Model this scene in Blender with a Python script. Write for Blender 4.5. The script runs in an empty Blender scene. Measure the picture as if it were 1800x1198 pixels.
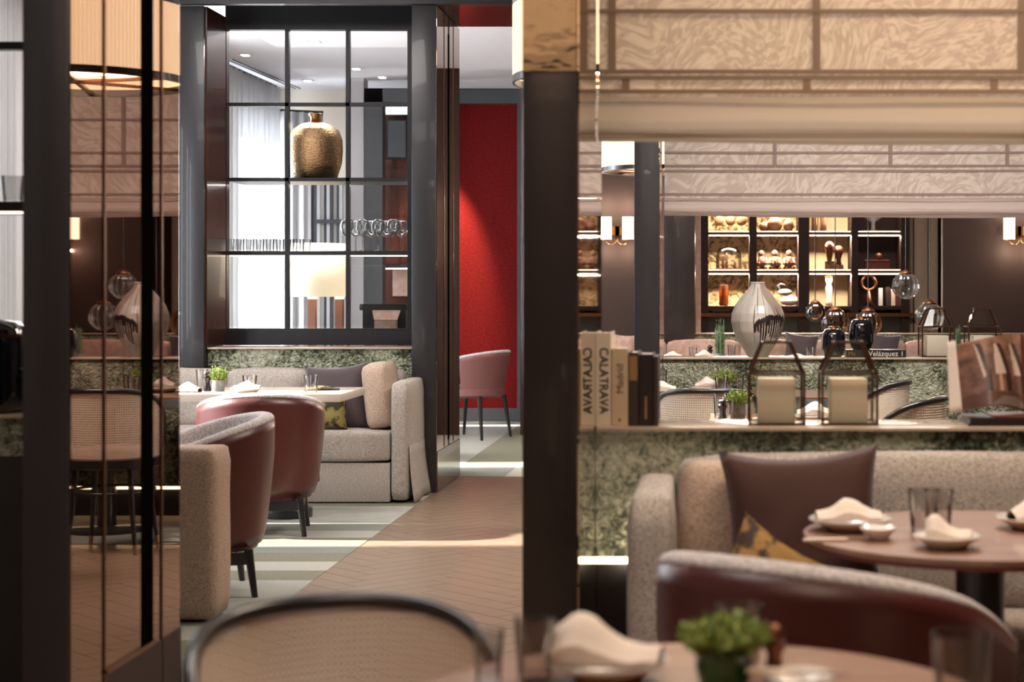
import bpy, bmesh, math, random
from math import sin, cos, pi, radians
from mathutils import Vector, Matrix, noise
random.seed(7)
C = bpy.context.scene.collection
SC = bpy.context.scene

# ------------------------------------------------------------------ camera, world, sun, lights, exposure
F = 3000.0                      # focal length in pixels of the 1800 px wide frame
EYE, VX, VY = 1.3, 1250.0, 508.0
def X(px, d): return (px - VX) * d / F          # measured pixel + depth -> metres in the room
def Z(py, d): return EYE + (VY - py) * d / F

cd = bpy.data.cameras.new('camera'); cam = bpy.data.objects.new('camera', cd); C.objects.link(cam)
cam.location = (0, 0, EYE); cam.rotation_euler = (pi/2, 0, 0)
cd.sensor_width = 36; cd.lens = 36 * F / 1800
cd.shift_x = -(VX - 900) / 1800; cd.shift_y = -(599 - VY) / 1800
cd.clip_start = 0.05; cd.clip_end = 100
cd.dof.use_dof = True; cd.dof.focus_distance = 10.0; cd.dof.aperture_fstop = 3.6
SC.camera = cam

w = bpy.data.worlds.new('daylight'); SC.world = w; w.use_nodes = True
w.node_tree.nodes['Background'].inputs[0].default_value = (0.86, 0.93, 1.0, 1)
w.node_tree.nodes['Background'].inputs[1].default_value = 1.6

def light(name, kind, loc, energy, color, rot=(0, 0, 0), size=None, size_y=None, **k):
    l = bpy.data.lights.new(name, kind); l.energy = energy; l.color = color
    if kind == 'AREA':
        l.shape = 'RECTANGLE'; l.size = size; l.size_y = size_y or size
    elif size is not None and kind != 'SUN': l.shadow_soft_size = size
    for a, b in k.items(): setattr(l, a, b)
    o = bpy.data.objects.new(name, l); C.objects.link(o); o.location = loc; o.rotation_euler = rot
    return o
WARM = (1.0, 0.80, 0.62); NEUT = (1.0, 0.93, 0.88); DAY = (0.88, 0.94, 1.0)
s = light('sun', 'SUN', (-8, 8, 6), 24.0, (1.0, 0.96, 0.9), angle=radians(2.0))
s.rotation_euler = Vector((0.82, 0.03, -0.56)).to_track_quat('-Z', 'Y').to_euler()
# daylight arriving through the openings of the outer wall on the left
for y0, e in ((7.9, 110), (9.2, 80), (13.2, 230), (15.6, 200)):
    light('window_daylight', 'AREA', (-4.42, y0, 1.7), e, DAY, (0, -pi/2, 0), 2.2, 1.6)
# unseen area fills added under the ceiling to brighten each zone
for x, y, e, c in ((0.2, 1.2, 20, WARM), (1.0, 3.75, 52, WARM), (-1.2, 3.2, 26, NEUT), (0.9, 7.4, 120, NEUT), (-0.9, 7.6, 12, NEUT),
                   (-2.9, 7.6, 14, NEUT), (-2.7, 9.8, 40, NEUT), (0.9, 12.4, 70, NEUT), (-3.0, 12.15, 70, NEUT)):
    light('ceiling_panel', 'AREA', (x, y, 3.22), e, c, (0, 0, 0), 1.5, 0.9 if y < 12.1 or y > 12.2 else 0.4)
light('ceiling_wash', 'AREA', (-.9, .4, 3.15), 85, WARM, (radians(-72), 0, 0), 2.4, .2)  # unseen fill added to brighten the blind behind the camera
SC.view_settings.view_transform = 'Standard'; SC.view_settings.look = 'None'
SC.view_settings.gamma = 1; SC.view_settings.use_curve_mapping = False
SC.view_settings.exposure = 0.22
SC.cycles.max_bounces = 10; SC.cycles.transparent_max_bounces = 24
SC.cycles.glossy_bounces = 5; SC.cycles.diffuse_bounces = 3
SC.cycles.caustics_reflective = False; SC.cycles.caustics_refractive = False
SC.cycles.sample_clamp_indirect = 4

# ------------------------------------------------------------------ materials
def lin(c): return tuple(((v/255)/12.92 if v/255 <= 0.04045 else ((v/255+0.055)/1.055)**2.4) for v in c)
def mat(name, c, rough=0.6, metal=0.0, coat=0.0, emit=None, es=0, c2=None, nscale=30, stretch=(1,1,1), lo=0.4, hi=0.6,
        bump=0.0, bscale=None, rnd=0.0, trans=0.0, spec=0.5, detail=4, sheen=0):
    m = bpy.data.materials.new(name); m.use_nodes = True; nt = m.node_tree; N = nt.nodes; L = nt.links
    p = N['Principled BSDF']
    p.inputs['Base Color'].default_value = (*lin(c), 1); p.inputs['Roughness'].default_value = rough
    p.inputs['Metallic'].default_value = metal; p.inputs['Coat Weight'].default_value = coat
    p.inputs['Coat Roughness'].default_value = 0.04; p.inputs['Specular IOR Level'].default_value = spec
    p.inputs['Sheen Weight'].default_value = sheen
    if trans: p.inputs['Transmission Weight'].default_value = trans
    if emit: p.inputs['Emission Color'].default_value = (*lin(emit), 1); p.inputs['Emission Strength'].default_value = es
    tc = N.new('ShaderNodeTexCoord'); mp = N.new('ShaderNodeMapping'); mp.inputs['Scale'].default_value = stretch
    L.new(tc.outputs['Object'], mp.inputs['Vector'])
    out = None
    if c2 is not None:
        nz = N.new('ShaderNodeTexNoise'); nz.inputs['Scale'].default_value = nscale; nz.inputs['Detail'].default_value = detail
        L.new(mp.outputs[0], nz.inputs['Vector'])
        cr = N.new('ShaderNodeValToRGB'); cr.color_ramp.elements[0].position = lo; cr.color_ramp.elements[1].position = hi
        cr.color_ramp.elements[0].color = (*lin(c), 1); cr.color_ramp.elements[1].color = (*lin(c2), 1)
        L.new(nz.outputs['Fac'], cr.inputs[0]); out = cr.outputs[0]
    if rnd:
        oi = N.new('ShaderNodeObjectInfo'); mx = N.new('ShaderNodeHueSaturation')
        ma = N.new('ShaderNodeMath'); ma.operation = 'MULTIPLY_ADD'; ma.inputs[1].default_value = rnd; ma.inputs[2].default_value = 1 - rnd/2
        L.new(oi.outputs['Random'], ma.inputs[0]); L.new(ma.outputs[0], mx.inputs['Value'])
        if out: L.new(out, mx.inputs['Color'])
        else: mx.inputs['Color'].default_value = (*lin(c), 1)
        out = mx.outputs[0]
    if out: L.new(out, p.inputs['Base Color'])
    if bump:
        nb = N.new('ShaderNodeTexNoise'); nb.inputs['Scale'].default_value = bscale or nscale; nb.inputs['Detail'].default_value = 3
        L.new(mp.outputs[0], nb.inputs['Vector'])
        bn = N.new('ShaderNodeBump'); bn.inputs['Strength'].default_value = bump; bn.inputs['Distance'].default_value = 0.01
        L.new(nb.outputs['Fac'], bn.inputs['Height']); L.new(bn.outputs[0], p.inputs['Normal'])
        if coat: L.new(bn.outputs[0], p.inputs['Coat Normal'])
    return m
M = {}
M['lacquer'] = mat('charcoal lacquer', (46, 45, 47), 0.35, coat=0.18, spec=0.35, bump=0.03, bscale=9, stretch=(1, 1, 0.35))
M['lacquer_brown'] = mat('dark brown lacquer', (42, 35, 34), 0.3, coat=0.4, bump=0.03, bscale=9, stretch=(1, 1, 0.35))
M['frame'] = mat('window frame lacquer', (28, 28, 30), 0.4, spec=0.3)
M['black'] = mat('black paint', (22, 21, 22), 0.35, coat=0.2)
M['mirror'] = mat('bronze mirror', (164, 136, 122), 0.015, metal=1.0)
M['mirror_clear'] = mat('polished bronze mirror', (215, 196, 178), 0.02, metal=1.0, bump=0.004, bscale=3)
M['mirror_wavy'] = mat('wavy polished bronze', (150, 138, 122), 0.05, metal=1.0, bump=0.12, bscale=7, stretch=(1, 1, 2))
M['bronze'] = mat('bronze trim', (120, 80, 58), 0.25, metal=0.9)
M['wood_dark'] = mat('red brown veneer', (74, 38, 26), 0.25, coat=0.4, c2=(48, 24, 18), nscale=14, stretch=(1, 1, 0.1))
M['plaster'] = mat('white plaster', (214, 210, 212), 0.9)
M['ceiling'] = mat('ceiling paint', (206, 203, 208), 0.95)
M['cream_wall'] = mat('cream wall paint', (226, 214, 200), 0.9)
M['grey_wall'] = mat('slate grey paint', (78, 80, 84), 0.6)
M['brown_wall'] = mat('brown plastered wall', (54, 35, 27), 0.7)
M['red'] = mat('red velvet wall', (122, 13, 9), 0.8, spec=0.2, c2=(88, 7, 6), nscale=40, stretch=(1, 1, 1.4), lo=0.35, hi=0.7, bump=0.12, bscale=80, detail=10)
M['matte_black'] = mat('matte black recess', (10, 8, 8), 1.0, spec=0.0)
M['led'] = mat('warm light strip', (255, 235, 200), 0.5, emit=(255, 226, 180), es=7)
M['led_dim'] = mat('shelf light strip', (255, 240, 215), 0.5, emit=(255, 232, 200), es=3.5)
M['shade'] = mat('lit linen shade', (250, 236, 210), 0.8, emit=(255, 230, 196), es=0.5)
M['shade_bright'] = mat('lit pleated glass shade', (250, 236, 210), 0.4, emit=(255, 232, 196), es=1.0)
M['sconce'] = mat('lit glass shade', (255, 244, 224), 0.6, emit=(255, 236, 205), es=2.6)
M['spot'] = mat('lit downlight', (255, 255, 250), 0.6, emit=(255, 250, 240), es=9)
M['plate'] = mat('white porcelain', (226, 220, 214), 0.15, coat=0.5)
M['napkin'] = mat('ivory napkin', (232, 216, 202), 0.9, bump=0.1, bscale=120)
M['steel'] = mat('polished cutlery', (205, 195, 185), 0.15, metal=1.0)
M['pepper'] = mat('dark turned wood', (34, 24, 22), 0.25, coat=0.5)
M['candle'] = mat('cream wax', (242, 234, 216), 0.5, c2=(234, 220, 194), nscale=6, stretch=(0.2, 0.2, 3))
M['candle'].node_tree.nodes['Principled BSDF'].inputs['Subsurface Weight'].default_value = 0.15
M['candle_white'] = mat('white wax', (236, 226, 216), 0.5)
M['navy'] = mat('navy glaze', (12, 16, 24), 0.06, coat=1.0)
M['brass'] = mat('brass', (196, 150, 96), 0.25, metal=1.0)
M['hammered'] = mat('hammered brass', (168, 134, 98), 0.26, metal=1.0, bump=0.6, bscale=70, stretch=(1, 1, 2.2))
M['dark_wood'] = mat('black stained wood', (30, 28, 30), 0.3, coat=0.3)
M['leather'] = mat('oxblood leather', (78, 29, 26), 0.36, coat=0.12, c2=(74, 28, 25), nscale=5, bump=0.12, bscale=160, spec=0.6)
M['leather_mauve'] = mat('dusty mauve leather', (120, 78, 76), 0.45)
M['boucle'] = mat('light grey flecked wool', (214, 206, 204), 0.95, c2=(172, 164, 164), nscale=120, lo=0.42, hi=0.62, bump=0.5, bscale=200, sheen=0.2)
M['tweed'] = mat('beige tweed', (194, 184, 174), 0.95, c2=(134, 122, 114), nscale=130, stretch=(1, 1, 2.6), lo=0.4, hi=0.66, bump=0.35, bscale=110, detail=8)
M['tweed_warm'] = mat('warm beige tweed', (200, 176, 156), 0.95, c2=(160, 136, 118), nscale=130, stretch=(1, 1, 1.6), lo=0.4, hi=0.66, bump=0.3, bscale=110, detail=8)
M['pink_fab'] = mat('blush upholstery', (190, 158, 144), 0.9, c2=(176, 140, 126), nscale=20)
M['terracotta'] = mat('tan upholstery', (184, 122, 90), 0.85)
M['dark_pillow'] = mat('charcoal plum velvet', (72, 58, 62), 0.8, sheen=0.25)
M['brown_pillow'] = mat('chocolate velvet', (64, 34, 25), 0.8, sheen=0.08)
M['gold_pillow'] = mat('gold patterned velvet', (160, 122, 66), 0.75, c2=(58, 40, 26), nscale=16, lo=0.46, hi=0.54, detail=6)
M['yellow_pillow'] = mat('olive yellow patterned velvet', (134, 118, 62), 0.8, c2=(50, 42, 26), nscale=18, lo=0.48, hi=0.55, detail=6)
M['oak'] = mat('oak floor', (142, 122, 102), 0.33, c2=(124, 103, 85), nscale=7, stretch=(1, 7, 1), lo=0.35, hi=0.7, rnd=0.07, coat=0.08, detail=6)
M['slab'] = mat('dark floor joint', (50, 40, 34), 0.9)
M['table_top'] = mat('walnut table top', (150, 112, 88), 0.32, coat=0.3, c2=(136, 98, 76), nscale=5, stretch=(0.6, 6, 1))
M['table_light'] = mat('pale table top', (196, 180, 166), 0.4, coat=0.15)
M['table_edge'] = mat('blue grey lacquer edge', (92, 104, 110), 0.4)
M['marble_top'] = mat('greige ledge top', (196, 178, 158), 0.25, coat=0.4, c2=(176, 156, 136), nscale=9, stretch=(0.4, 1, 1))
M['leaf'] = mat('green leaves', (110, 138, 58), 0.6, c2=(160, 172, 84), nscale=40)
M['leaf_dark'] = mat('rosemary leaves', (92, 122, 88), 0.6, c2=(140, 164, 126), nscale=40)
M['pot'] = mat('grey glazed pot', (128, 128, 122), 0.35, c2=(96, 102, 100), nscale=18)
M['pot_green'] = mat('green glass pot', (16, 84, 40), 0.08, coat=1)
M['paper'] = mat('book paper', (222, 210, 202), 0.8)
M['cover_cream'] = mat('cream book cloth', (222, 204, 180), 0.7)
M['cover_tan'] = mat('tan book cloth', (204, 178, 146), 0.7)
M['cover_brown'] = mat('brown book cloth', (52, 36, 30), 0.6)
M['cover_dark'] = mat('dark book cloth', (34, 24, 24), 0.4, coat=0.3)
M['cover_red'] = mat('maroon book cloth', (96, 38, 26), 0.6)
M['ink'] = mat('black ink', (28, 22, 22), 0.7)
M['ink_tan'] = mat('faded print', (112, 92, 70), 0.7)
M['ink_white'] = mat('white print', (226, 216, 206), 0.7)
M['gilt'] = mat('gilt print', (150, 112, 74), 0.5)
M['amber'] = mat('amber glass', (122, 52, 18), 0.1, coat=0.8)
M['ceramic_tan'] = mat('tan ceramic', (172, 124, 92), 0.3, coat=0.4)
M['carved'] = mat('carved wood', (140, 100, 74), 0.5, c2=(88, 58, 44), nscale=30)
M['copper'] = mat('copper bronze', (116, 74, 54), 0.4, metal=0.9)
M['cabinet'] = mat('dark cabinet timber', (46, 26, 22), 0.5, spec=0.3)
M['cream_panel'] = mat('cream back panel', (224, 204, 160), 0.7)
M['beige_panel'] = mat('beige padded panel', (172, 150, 128), 0.8)
M['walnut_post'] = mat('walnut lamp post', (120, 82, 66), 0.4)
M['terminal'] = mat('black plastic', (24, 20, 20), 0.3)
M['stripe_grey'] = mat('striped curtain pale', (198, 200, 202), 0.9)
M['stripe_dark'] = mat('striped curtain dark', (70, 72, 80), 0.9)
M['bottle_rim'] = mat('smoked rim', (84, 58, 46), 0.3, metal=0.6)

def carpet(c, c2, nm): return mat(nm, c, 0.95, c2=c2, nscale=50, stretch=(1, 4, 1), lo=0.35, hi=0.7, bump=0.3, bscale=150, detail=6)
CARP = [carpet((168, 168, 158), (150, 150, 140), 'pale grey carpet'), carpet((126, 123, 103), (110, 107, 88), 'olive carpet'),
        carpet((174, 171, 160), (158, 154, 142), 'sand carpet'), carpet((132, 134, 126), (116, 118, 110), 'mid grey carpet'),
        carpet((150, 142, 118), (134, 126, 102), 'khaki carpet')]

def stone_mat():
    m = bpy.data.materials.new('rough green marble'); m.use_nodes = True; nt = m.node_tree; N = nt.nodes; L = nt.links; p = N['Principled BSDF']
    tc = N.new('ShaderNodeTexCoord'); w_ = N.new('ShaderNodeTexNoise'); w_.inputs['Scale'].default_value = 9; w_.inputs['Detail'].default_value = 3
    L.new(tc.outputs['Object'], w_.inputs['Vector'])
    ad = N.new('ShaderNodeMixRGB'); ad.blend_type = 'ADD'; ad.inputs[0].default_value = 0.05
    L.new(tc.outputs['Object'], ad.inputs[1]); L.new(w_.outputs['Color'], ad.inputs[2])
    n1 = N.new('ShaderNodeTexNoise'); n1.inputs['Scale'].default_value = 40; n1.inputs['Detail'].default_value = 10; n1.inputs['Roughness'].default_value = 0.8; n1.inputs['Distortion'].default_value = 0.7
    L.new(ad.outputs[0], n1.inputs['Vector'])
    n2 = N.new('ShaderNodeTexNoise'); n2.inputs['Scale'].default_value = 4.5; n2.inputs['Detail'].default_value = 4; L.new(ad.outputs[0], n2.inputs['Vector'])
    cr = N.new('ShaderNodeValToRGB'); e = cr.color_ramp.elements
    e[0].position = 0.40; e[0].color = (*lin((34, 38, 28)), 1); e[1].position = 0.64; e[1].color = (*lin((214, 214, 190)), 1)
    a = e.new(0.48); a.color = (*lin((104, 110, 86)), 1); a = e.new(0.54); a.color = (*lin((162, 166, 140)), 1)
    mx = N.new('ShaderNodeMath'); mx.operation = 'MULTIPLY_ADD'; mx.inputs[1].default_value = 0.5; mx.inputs[2].default_value = -0.23
    L.new(n2.outputs['Fac'], mx.inputs[0]); sm = N.new('ShaderNodeMath'); sm.operation = 'ADD'
    L.new(n1.outputs['Fac'], sm.inputs[0]); L.new(mx.outputs[0], sm.inputs[1]); L.new(sm.outputs[0], cr.inputs[0])
    L.new(cr.outputs[0], p.inputs['Base Color']); p.inputs['Roughness'].default_value = 0.28
    v = N.new('ShaderNodeTexVoronoi'); v.inputs['Scale'].default_value = 70; L.new(ad.outputs[0], v.inputs['Vector'])
    b = N.new('ShaderNodeBump'); b.inputs['Strength'].default_value = 0.8; b.inputs['Distance'].default_value = 0.02
    s2 = N.new('ShaderNodeMath'); s2.operation = 'ADD'; L.new(v.outputs['Distance'], s2.inputs[0]); L.new(n1.outputs['Fac'], s2.inputs[1])
    L.new(s2.outputs[0], b.inputs['Height']); L.new(b.outputs[0], p.inputs['Normal'])
    return m
M['stone'] = stone_mat()

def mica_mat():
    m = bpy.data.materials.new('crackled gold leaf glass'); m.use_nodes = True; N = m.node_tree.nodes; L = m.node_tree.links; p = N['Principled BSDF']
    tc = N.new('ShaderNodeTexCoord'); n = N.new('ShaderNodeTexNoise'); n.inputs['Scale'].default_value = 9; n.inputs['Detail'].default_value = 8; n.inputs['Distortion'].default_value = 2.5; n.inputs['Roughness'].default_value = 0.65
    L.new(tc.outputs['Object'], n.inputs['Vector'])
    cr = N.new('ShaderNodeValToRGB'); e = cr.color_ramp.elements
    e[0].position = 0.36; e[0].color = (*lin((52, 40, 26)), 1); e[1].position = 0.6; e[1].color = (*lin((250, 230, 184)), 1)
    a = e.new(0.45); a.color = (*lin((160, 128, 76)), 1); a = e.new(0.5); a.color = (*lin((236, 208, 150)), 1)
    L.new(n.outputs['Fac'], cr.inputs[0]); L.new(cr.outputs[0], p.inputs['Base Color']); p.inputs['Roughness'].default_value = 0.35
    b = N.new('ShaderNodeBump'); b.inputs['Strength'].default_value = 0.4; L.new(n.outputs['Fac'], b.inputs['Height']); L.new(b.outputs[0], p.inputs['Normal'])
    return m
M['mica'] = mica_mat()

def blind_mat(nm, base, light_, wave):
    m = bpy.data.materials.new(nm); m.use_nodes = True; N = m.node_tree.nodes; L = m.node_tree.links; p = N['Principled BSDF']
    tr = N.new('ShaderNodeBsdfTranslucent'); mix = N.new('ShaderNodeMixShader'); mix.inputs[0].default_value = 0.45
    out = N['Material Output']; p.inputs['Roughness'].default_value = 0.9
    tc = N.new('ShaderNodeTexCoord')
    if wave:
        nz = N.new('ShaderNodeTexNoise'); nz.inputs['Scale'].default_value = 3.2; nz.inputs['Detail'].default_value = 1.0
        L.new(tc.outputs['Object'], nz.inputs['Vector'])
        mp = N.new('ShaderNodeMapping'); mp.inputs['Rotation'].default_value = (0, 0.7, 0); L.new(tc.outputs['Object'], mp.inputs['Vector'])
        ad = N.new('ShaderNodeMixRGB'); ad.blend_type = 'ADD'; ad.inputs[0].default_value = 0.38
        L.new(mp.outputs[0], ad.inputs[1]); L.new(nz.outputs['Color'], ad.inputs[2])
        wv = N.new('ShaderNodeTexNoise'); wv.inputs['Scale'].default_value = wave; wv.inputs['Detail'].default_value = 0.8; wv.inputs['Distortion'].default_value = 0.9
        mp2 = N.new('ShaderNodeMapping'); mp2.inputs['Scale'].default_value = (0.55, 1, 1.6); L.new(ad.outputs[0], mp2.inputs['Vector']); L.new(mp2.outputs[0], wv.inputs['Vector'])
        cr = N.new('ShaderNodeValToRGB'); cr.color_ramp.elements[0].position = 0.40; cr.color_ramp.elements[1].position = 0.62
        cr.color_ramp.elements[0].color = (*lin(base), 1); cr.color_ramp.elements[1].color = (*lin(light_), 1)
        L.new(wv.outputs['Fac'], cr.inputs[0]); L.new(cr.outputs[0], p.inputs['Base Color']); L.new(cr.outputs[0], tr.inputs['Color'])
    else:
        p.inputs['Base Color'].default_value = (*lin(base), 1); tr.inputs['Color'].default_value = (*lin(base), 1)
    L.new(p.outputs[0], mix.inputs[1]); L.new(tr.outputs[0], mix.inputs[2]); L.new(mix.outputs[0], out.inputs['Surface'])
    return m
M['blind_wave'] = blind_mat('rippled sheer blind fabric', (192, 168, 145), (220, 198, 172), 50)
M['curtain'] = blind_mat('white sheer curtain', (238, 238, 240), (238, 238, 240), 0)
M['blind_plain'] = blind_mat('plain sheer blind fabric', (192, 174, 154), (200, 180, 160), 0)
M['blind_batten'] = blind_mat('doubled blind fabric', (168, 144, 122), (150, 130, 110), 0)  # darker tone for hems and for the window frame's shadow lines
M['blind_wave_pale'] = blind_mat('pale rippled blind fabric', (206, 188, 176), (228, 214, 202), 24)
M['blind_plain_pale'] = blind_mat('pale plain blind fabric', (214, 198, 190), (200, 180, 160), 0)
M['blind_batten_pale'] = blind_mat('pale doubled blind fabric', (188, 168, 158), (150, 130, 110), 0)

def thin_glass(nm, tint=(255, 255, 255), refl=1.0, f=0.04):
    m = bpy.data.materials.new(nm); m.use_nodes = True; N = m.node_tree.nodes; L = m.node_tree.links
    N.remove(N['Principled BSDF'])
    t = N.new('ShaderNodeBsdfTransparent'); t.inputs[0].default_value = (*lin(tint), 1)
    g = N.new('ShaderNodeBsdfGlossy'); g.inputs['Roughness'].default_value = 0.02
    fr = N.new('ShaderNodeLayerWeight'); fr.inputs[0].default_value = 0.25
    ma = N.new('ShaderNodeMath'); ma.operation = 'MULTIPLY_ADD'; ma.inputs[1].default_value = refl; ma.inputs[2].default_value = f; ma.use_clamp = True
    L.new(fr.outputs['Fresnel'], ma.inputs[0])
    mx = N.new('ShaderNodeMixShader'); L.new(ma.outputs[0], mx.inputs[0]); L.new(t.outputs[0], mx.inputs[1]); L.new(g.outputs[0], mx.inputs[2])
    L.new(mx.outputs[0], N['Material Output'].inputs['Surface']); return m
M['glass'] = thin_glass('clear glass', (246, 246, 246), 0.8, 0.07)
M['pane'] = thin_glass('window glass', (246, 247, 247), 0.3, 0.01)
M['lantern_glass'] = thin_glass('lantern glass', (240, 238, 232), 0.25, 0.02)
M['smoke'] = thin_glass('smoked amber glass', (196, 160, 128), 0.9, 0.1)

def attr_mat(nm, rough=0.5, coat=0):
    m = bpy.data.materials.new(nm); m.use_nodes = True; N = m.node_tree.nodes; p = N['Principled BSDF']
    a = N.new('ShaderNodeAttribute'); a.attribute_name = 'Col'; m.node_tree.links.new(a.outputs['Color'], p.inputs['Base Color'])
    p.inputs['Roughness'].default_value = rough; p.inputs['Coat Weight'].default_value = coat; return m
M['vase_paint'] = attr_mat('streaked glaze', 0.45, 0.3)
M['print'] = attr_mat('printed photograph', 0.35, 0.2)

def cane_mat():
    m = bpy.data.materials.new('woven cane'); m.use_nodes = True; N = m.node_tree.nodes; L = m.node_tree.links; p = N['Principled BSDF']
    p.inputs['Base Color'].default_value = (*lin((222, 206, 186)), 1); p.inputs['Roughness'].default_value = 0.55
    uv = N.new('ShaderNodeUVMap'); sp = N.new('ShaderNodeSeparateXYZ'); L.new(uv.outputs[0], sp.inputs[0])
    outs = []
    for k in (0, 1):
        a = N.new('ShaderNodeMath'); a.operation = 'MULTIPLY'; a.inputs[1].default_value = 2*pi/0.0114; L.new(sp.outputs[k], a.inputs[0])
        b = N.new('ShaderNodeMath'); b.operation = 'SINE'; L.new(a.outputs[0], b.inputs[0])
        c = N.new('ShaderNodeMath'); c.operation = 'GREATER_THAN'; c.inputs[1].default_value = 0.15; L.new(b.outputs[0], c.inputs[0]); outs.append(c)
    mu = N.new('ShaderNodeMath'); mu.operation = 'MULTIPLY'; L.new(outs[0].outputs[0], mu.inputs[0]); L.new(outs[1].outputs[0], mu.inputs[1])
    t = N.new('ShaderNodeBsdfTransparent'); mx = N.new('ShaderNodeMixShader')
    L.new(mu.outputs[0], mx.inputs[0]); L.new(p.outputs[0], mx.inputs[1]); L.new(t.outputs[0], mx.inputs[2])
    L.new(mx.outputs[0], N['Material Output'].inputs['Surface']); return m
M['cane'] = cane_mat()

# ------------------------------------------------------------------ helpers
class MB:
    def __init__(s): s.b = bmesh.new()
    def box(s, x0, x1, y0, y1, z0, z1, bev=0, seg=2):
        r = bmesh.ops.create_cube(s.b, size=1); vs = r['verts']
        for v in vs: v.co = Vector((x0+(v.co.x+.5)*(x1-x0), y0+(v.co.y+.5)*(y1-y0), z0+(v.co.z+.5)*(z1-z0)))
        if bev:
            es = list({e for v in vs for e in v.link_edges})
            bmesh.ops.bevel(s.b, geom=es, offset=bev, segments=seg, profile=0.5, affect='EDGES')
        return s
    def lathe(s, prof, n=32, c=(0, 0, 0), cap=True):
        rings = []
        for r, z in prof:
            rings.append([s.b.verts.new((c[0]+r*cos(2*pi*i/n), c[1]+r*sin(2*pi*i/n), c[2]+z)) for i in range(n)])
        for a, b in zip(rings, rings[1:]):
            for i in range(n): s.b.faces.new((a[i], a[(i+1) % n], b[(i+1) % n], b[i]))
        if cap:
            if prof[0][0] > 1e-4: s.b.faces.new(rings[0][::-1])
            if prof[-1][0] > 1e-4: s.b.faces.new(rings[-1])
        return s
    def tube(s, pts, r, n=8, closed=False, r2=None):
        pts = [Vector(p) for p in pts]; rings = []; m = len(pts)
        for i, p in enumerate(pts):
            if closed: t = pts[(i+1) % m] - pts[i-1]
            else: t = pts[min(i+1, m-1)] - pts[max(i-1, 0)]
            t.normalize(); up = Vector((0, 0, 1)) if abs(t.z) < 0.9 else Vector((0, 1, 0))
            a = t.cross(up).normalized(); b = t.cross(a).normalized()
            rr = r if r2 is None else r + (r2-r)*i/(m-1)
            rings.append([s.b.verts.new(p + rr*(a*cos(2*pi*k/n) + b*sin(2*pi*k/n))) for k in range(n)])
        rng = range(m) if closed else range(m-1)
        for i in rng:
            A, B = rings[i], rings[(i+1) % m]
            for k in range(n): s.b.faces.new((A[k], A[(k+1) % n], B[(k+1) % n], B[k]))
        if not closed: s.b.faces.new(rings[0][::-1]); s.b.faces.new(rings[-1])
        return s
    def bar(s, p, q, w, h=None):
        p, q = Vector(p), Vector(q); h = h or w; t = (q-p).normalized()
        up = Vector((0, 0, 1)) if abs(t.z) < 0.9 else Vector((0, 1, 0)); a = t.cross(up).normalized(); b = t.cross(a).normalized()
        R = [[s.b.verts.new(c + a*i*w/2 + b*j*h/2) for i, j in ((-1, -1), (1, -1), (1, 1), (-1, 1))] for c in (p, q)]
        for k in range(4): s.b.faces.new((R[0][k], R[0][(k+1) % 4], R[1][(k+1) % 4], R[1][k]))
        s.b.faces.new(R[0][::-1]); s.b.faces.new(R[1]); return s
    def poly(s, pts, z0, z1):
        lo = [s.b.verts.new((x, y, z0)) for x, y in pts]; hi = [s.b.verts.new((x, y, z1)) for x, y in pts]; n = len(pts)
        s.b.faces.new(lo[::-1]); s.b.faces.new(hi)
        for i in range(n): s.b.faces.new((lo[i], lo[(i+1) % n], hi[(i+1) % n], hi[i]))
        return s
    def grid(s, f, nu, nv, closed_u=False, uv=None):
        V = [[s.b.verts.new(f(i/(nu), j/(nv))) for j in range(nv+1)] for i in range(nu if closed_u else nu+1)]
        lay = s.b.loops.layers.uv.verify() if uv else None; m = len(V)
        for i in range(nu):
            for j in range(nv):
                fc = s.b.faces.new((V[i][j], V[(i+1) % m][j], V[(i+1) % m][j+1], V[i][j+1]))
                if uv:
                    for lp, (a, b) in zip(fc.loops, ((i, j), (i+1, j), (i+1, j+1), (i, j+1))): lp[lay].uv = uv(a/nu, b/nv)
        return s
    def sphere(s, c, r, sc=(1, 1, 1), u=20, v=14):
        q = bmesh.ops.create_uvsphere(s.b, u_segments=u, v_segments=v, radius=1)
        for vv in q['verts']: vv.co = Vector((c[0]+vv.co.x*r*sc[0], c[1]+vv.co.y*r*sc[1], c[2]+vv.co.z*r*sc[2]))
        return s
    def link(s, name, m, parent=None, smooth=None, world=True, thick=0, sub=0):
        bmesh.ops.recalc_face_normals(s.b, faces=s.b.faces[:])
        me = bpy.data.meshes.new(name)
        if parent is not None and world:
            root = parent
            off = Vector(parent.location)
            while root.parent: root = root.parent; off += Vector(root.location)
            for v in s.b.verts: v.co -= off
        s.b.to_mesh(me); s.b.free(); me.materials.append(m if not isinstance(m, str) else M[m])
        o = bpy.data.objects.new(name, me); C.objects.link(o)
        if parent is not None: o.parent = parent
        if smooth:
            for p in me.polygons: p.use_smooth = True
            if smooth != 1: me.set_sharp_from_angle(angle=radians(smooth))
        if thick:
            md = o.modifiers.new('thick', 'SOLIDIFY'); md.thickness = thick; md.offset = 0
        if sub:
            md = o.modifiers.new('sub', 'SUBSURF'); md.levels = sub; md.render_levels = sub
        return o
def tag(o, label, cat, group=None):
    o['label'] = label; o['category'] = cat
    if group: o['group'] = group
    return o
def T(name, label, cat, loc=(0, 0, 0), rz=0, group=None):
    o = bpy.data.objects.new(name, None); C.objects.link(o); o.empty_display_size = 0.1
    o.location = loc; o.rotation_euler = (0, 0, rz); return tag(o, label, cat, group)
def struct(o): o['kind'] = 'structure'; return o
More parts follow.
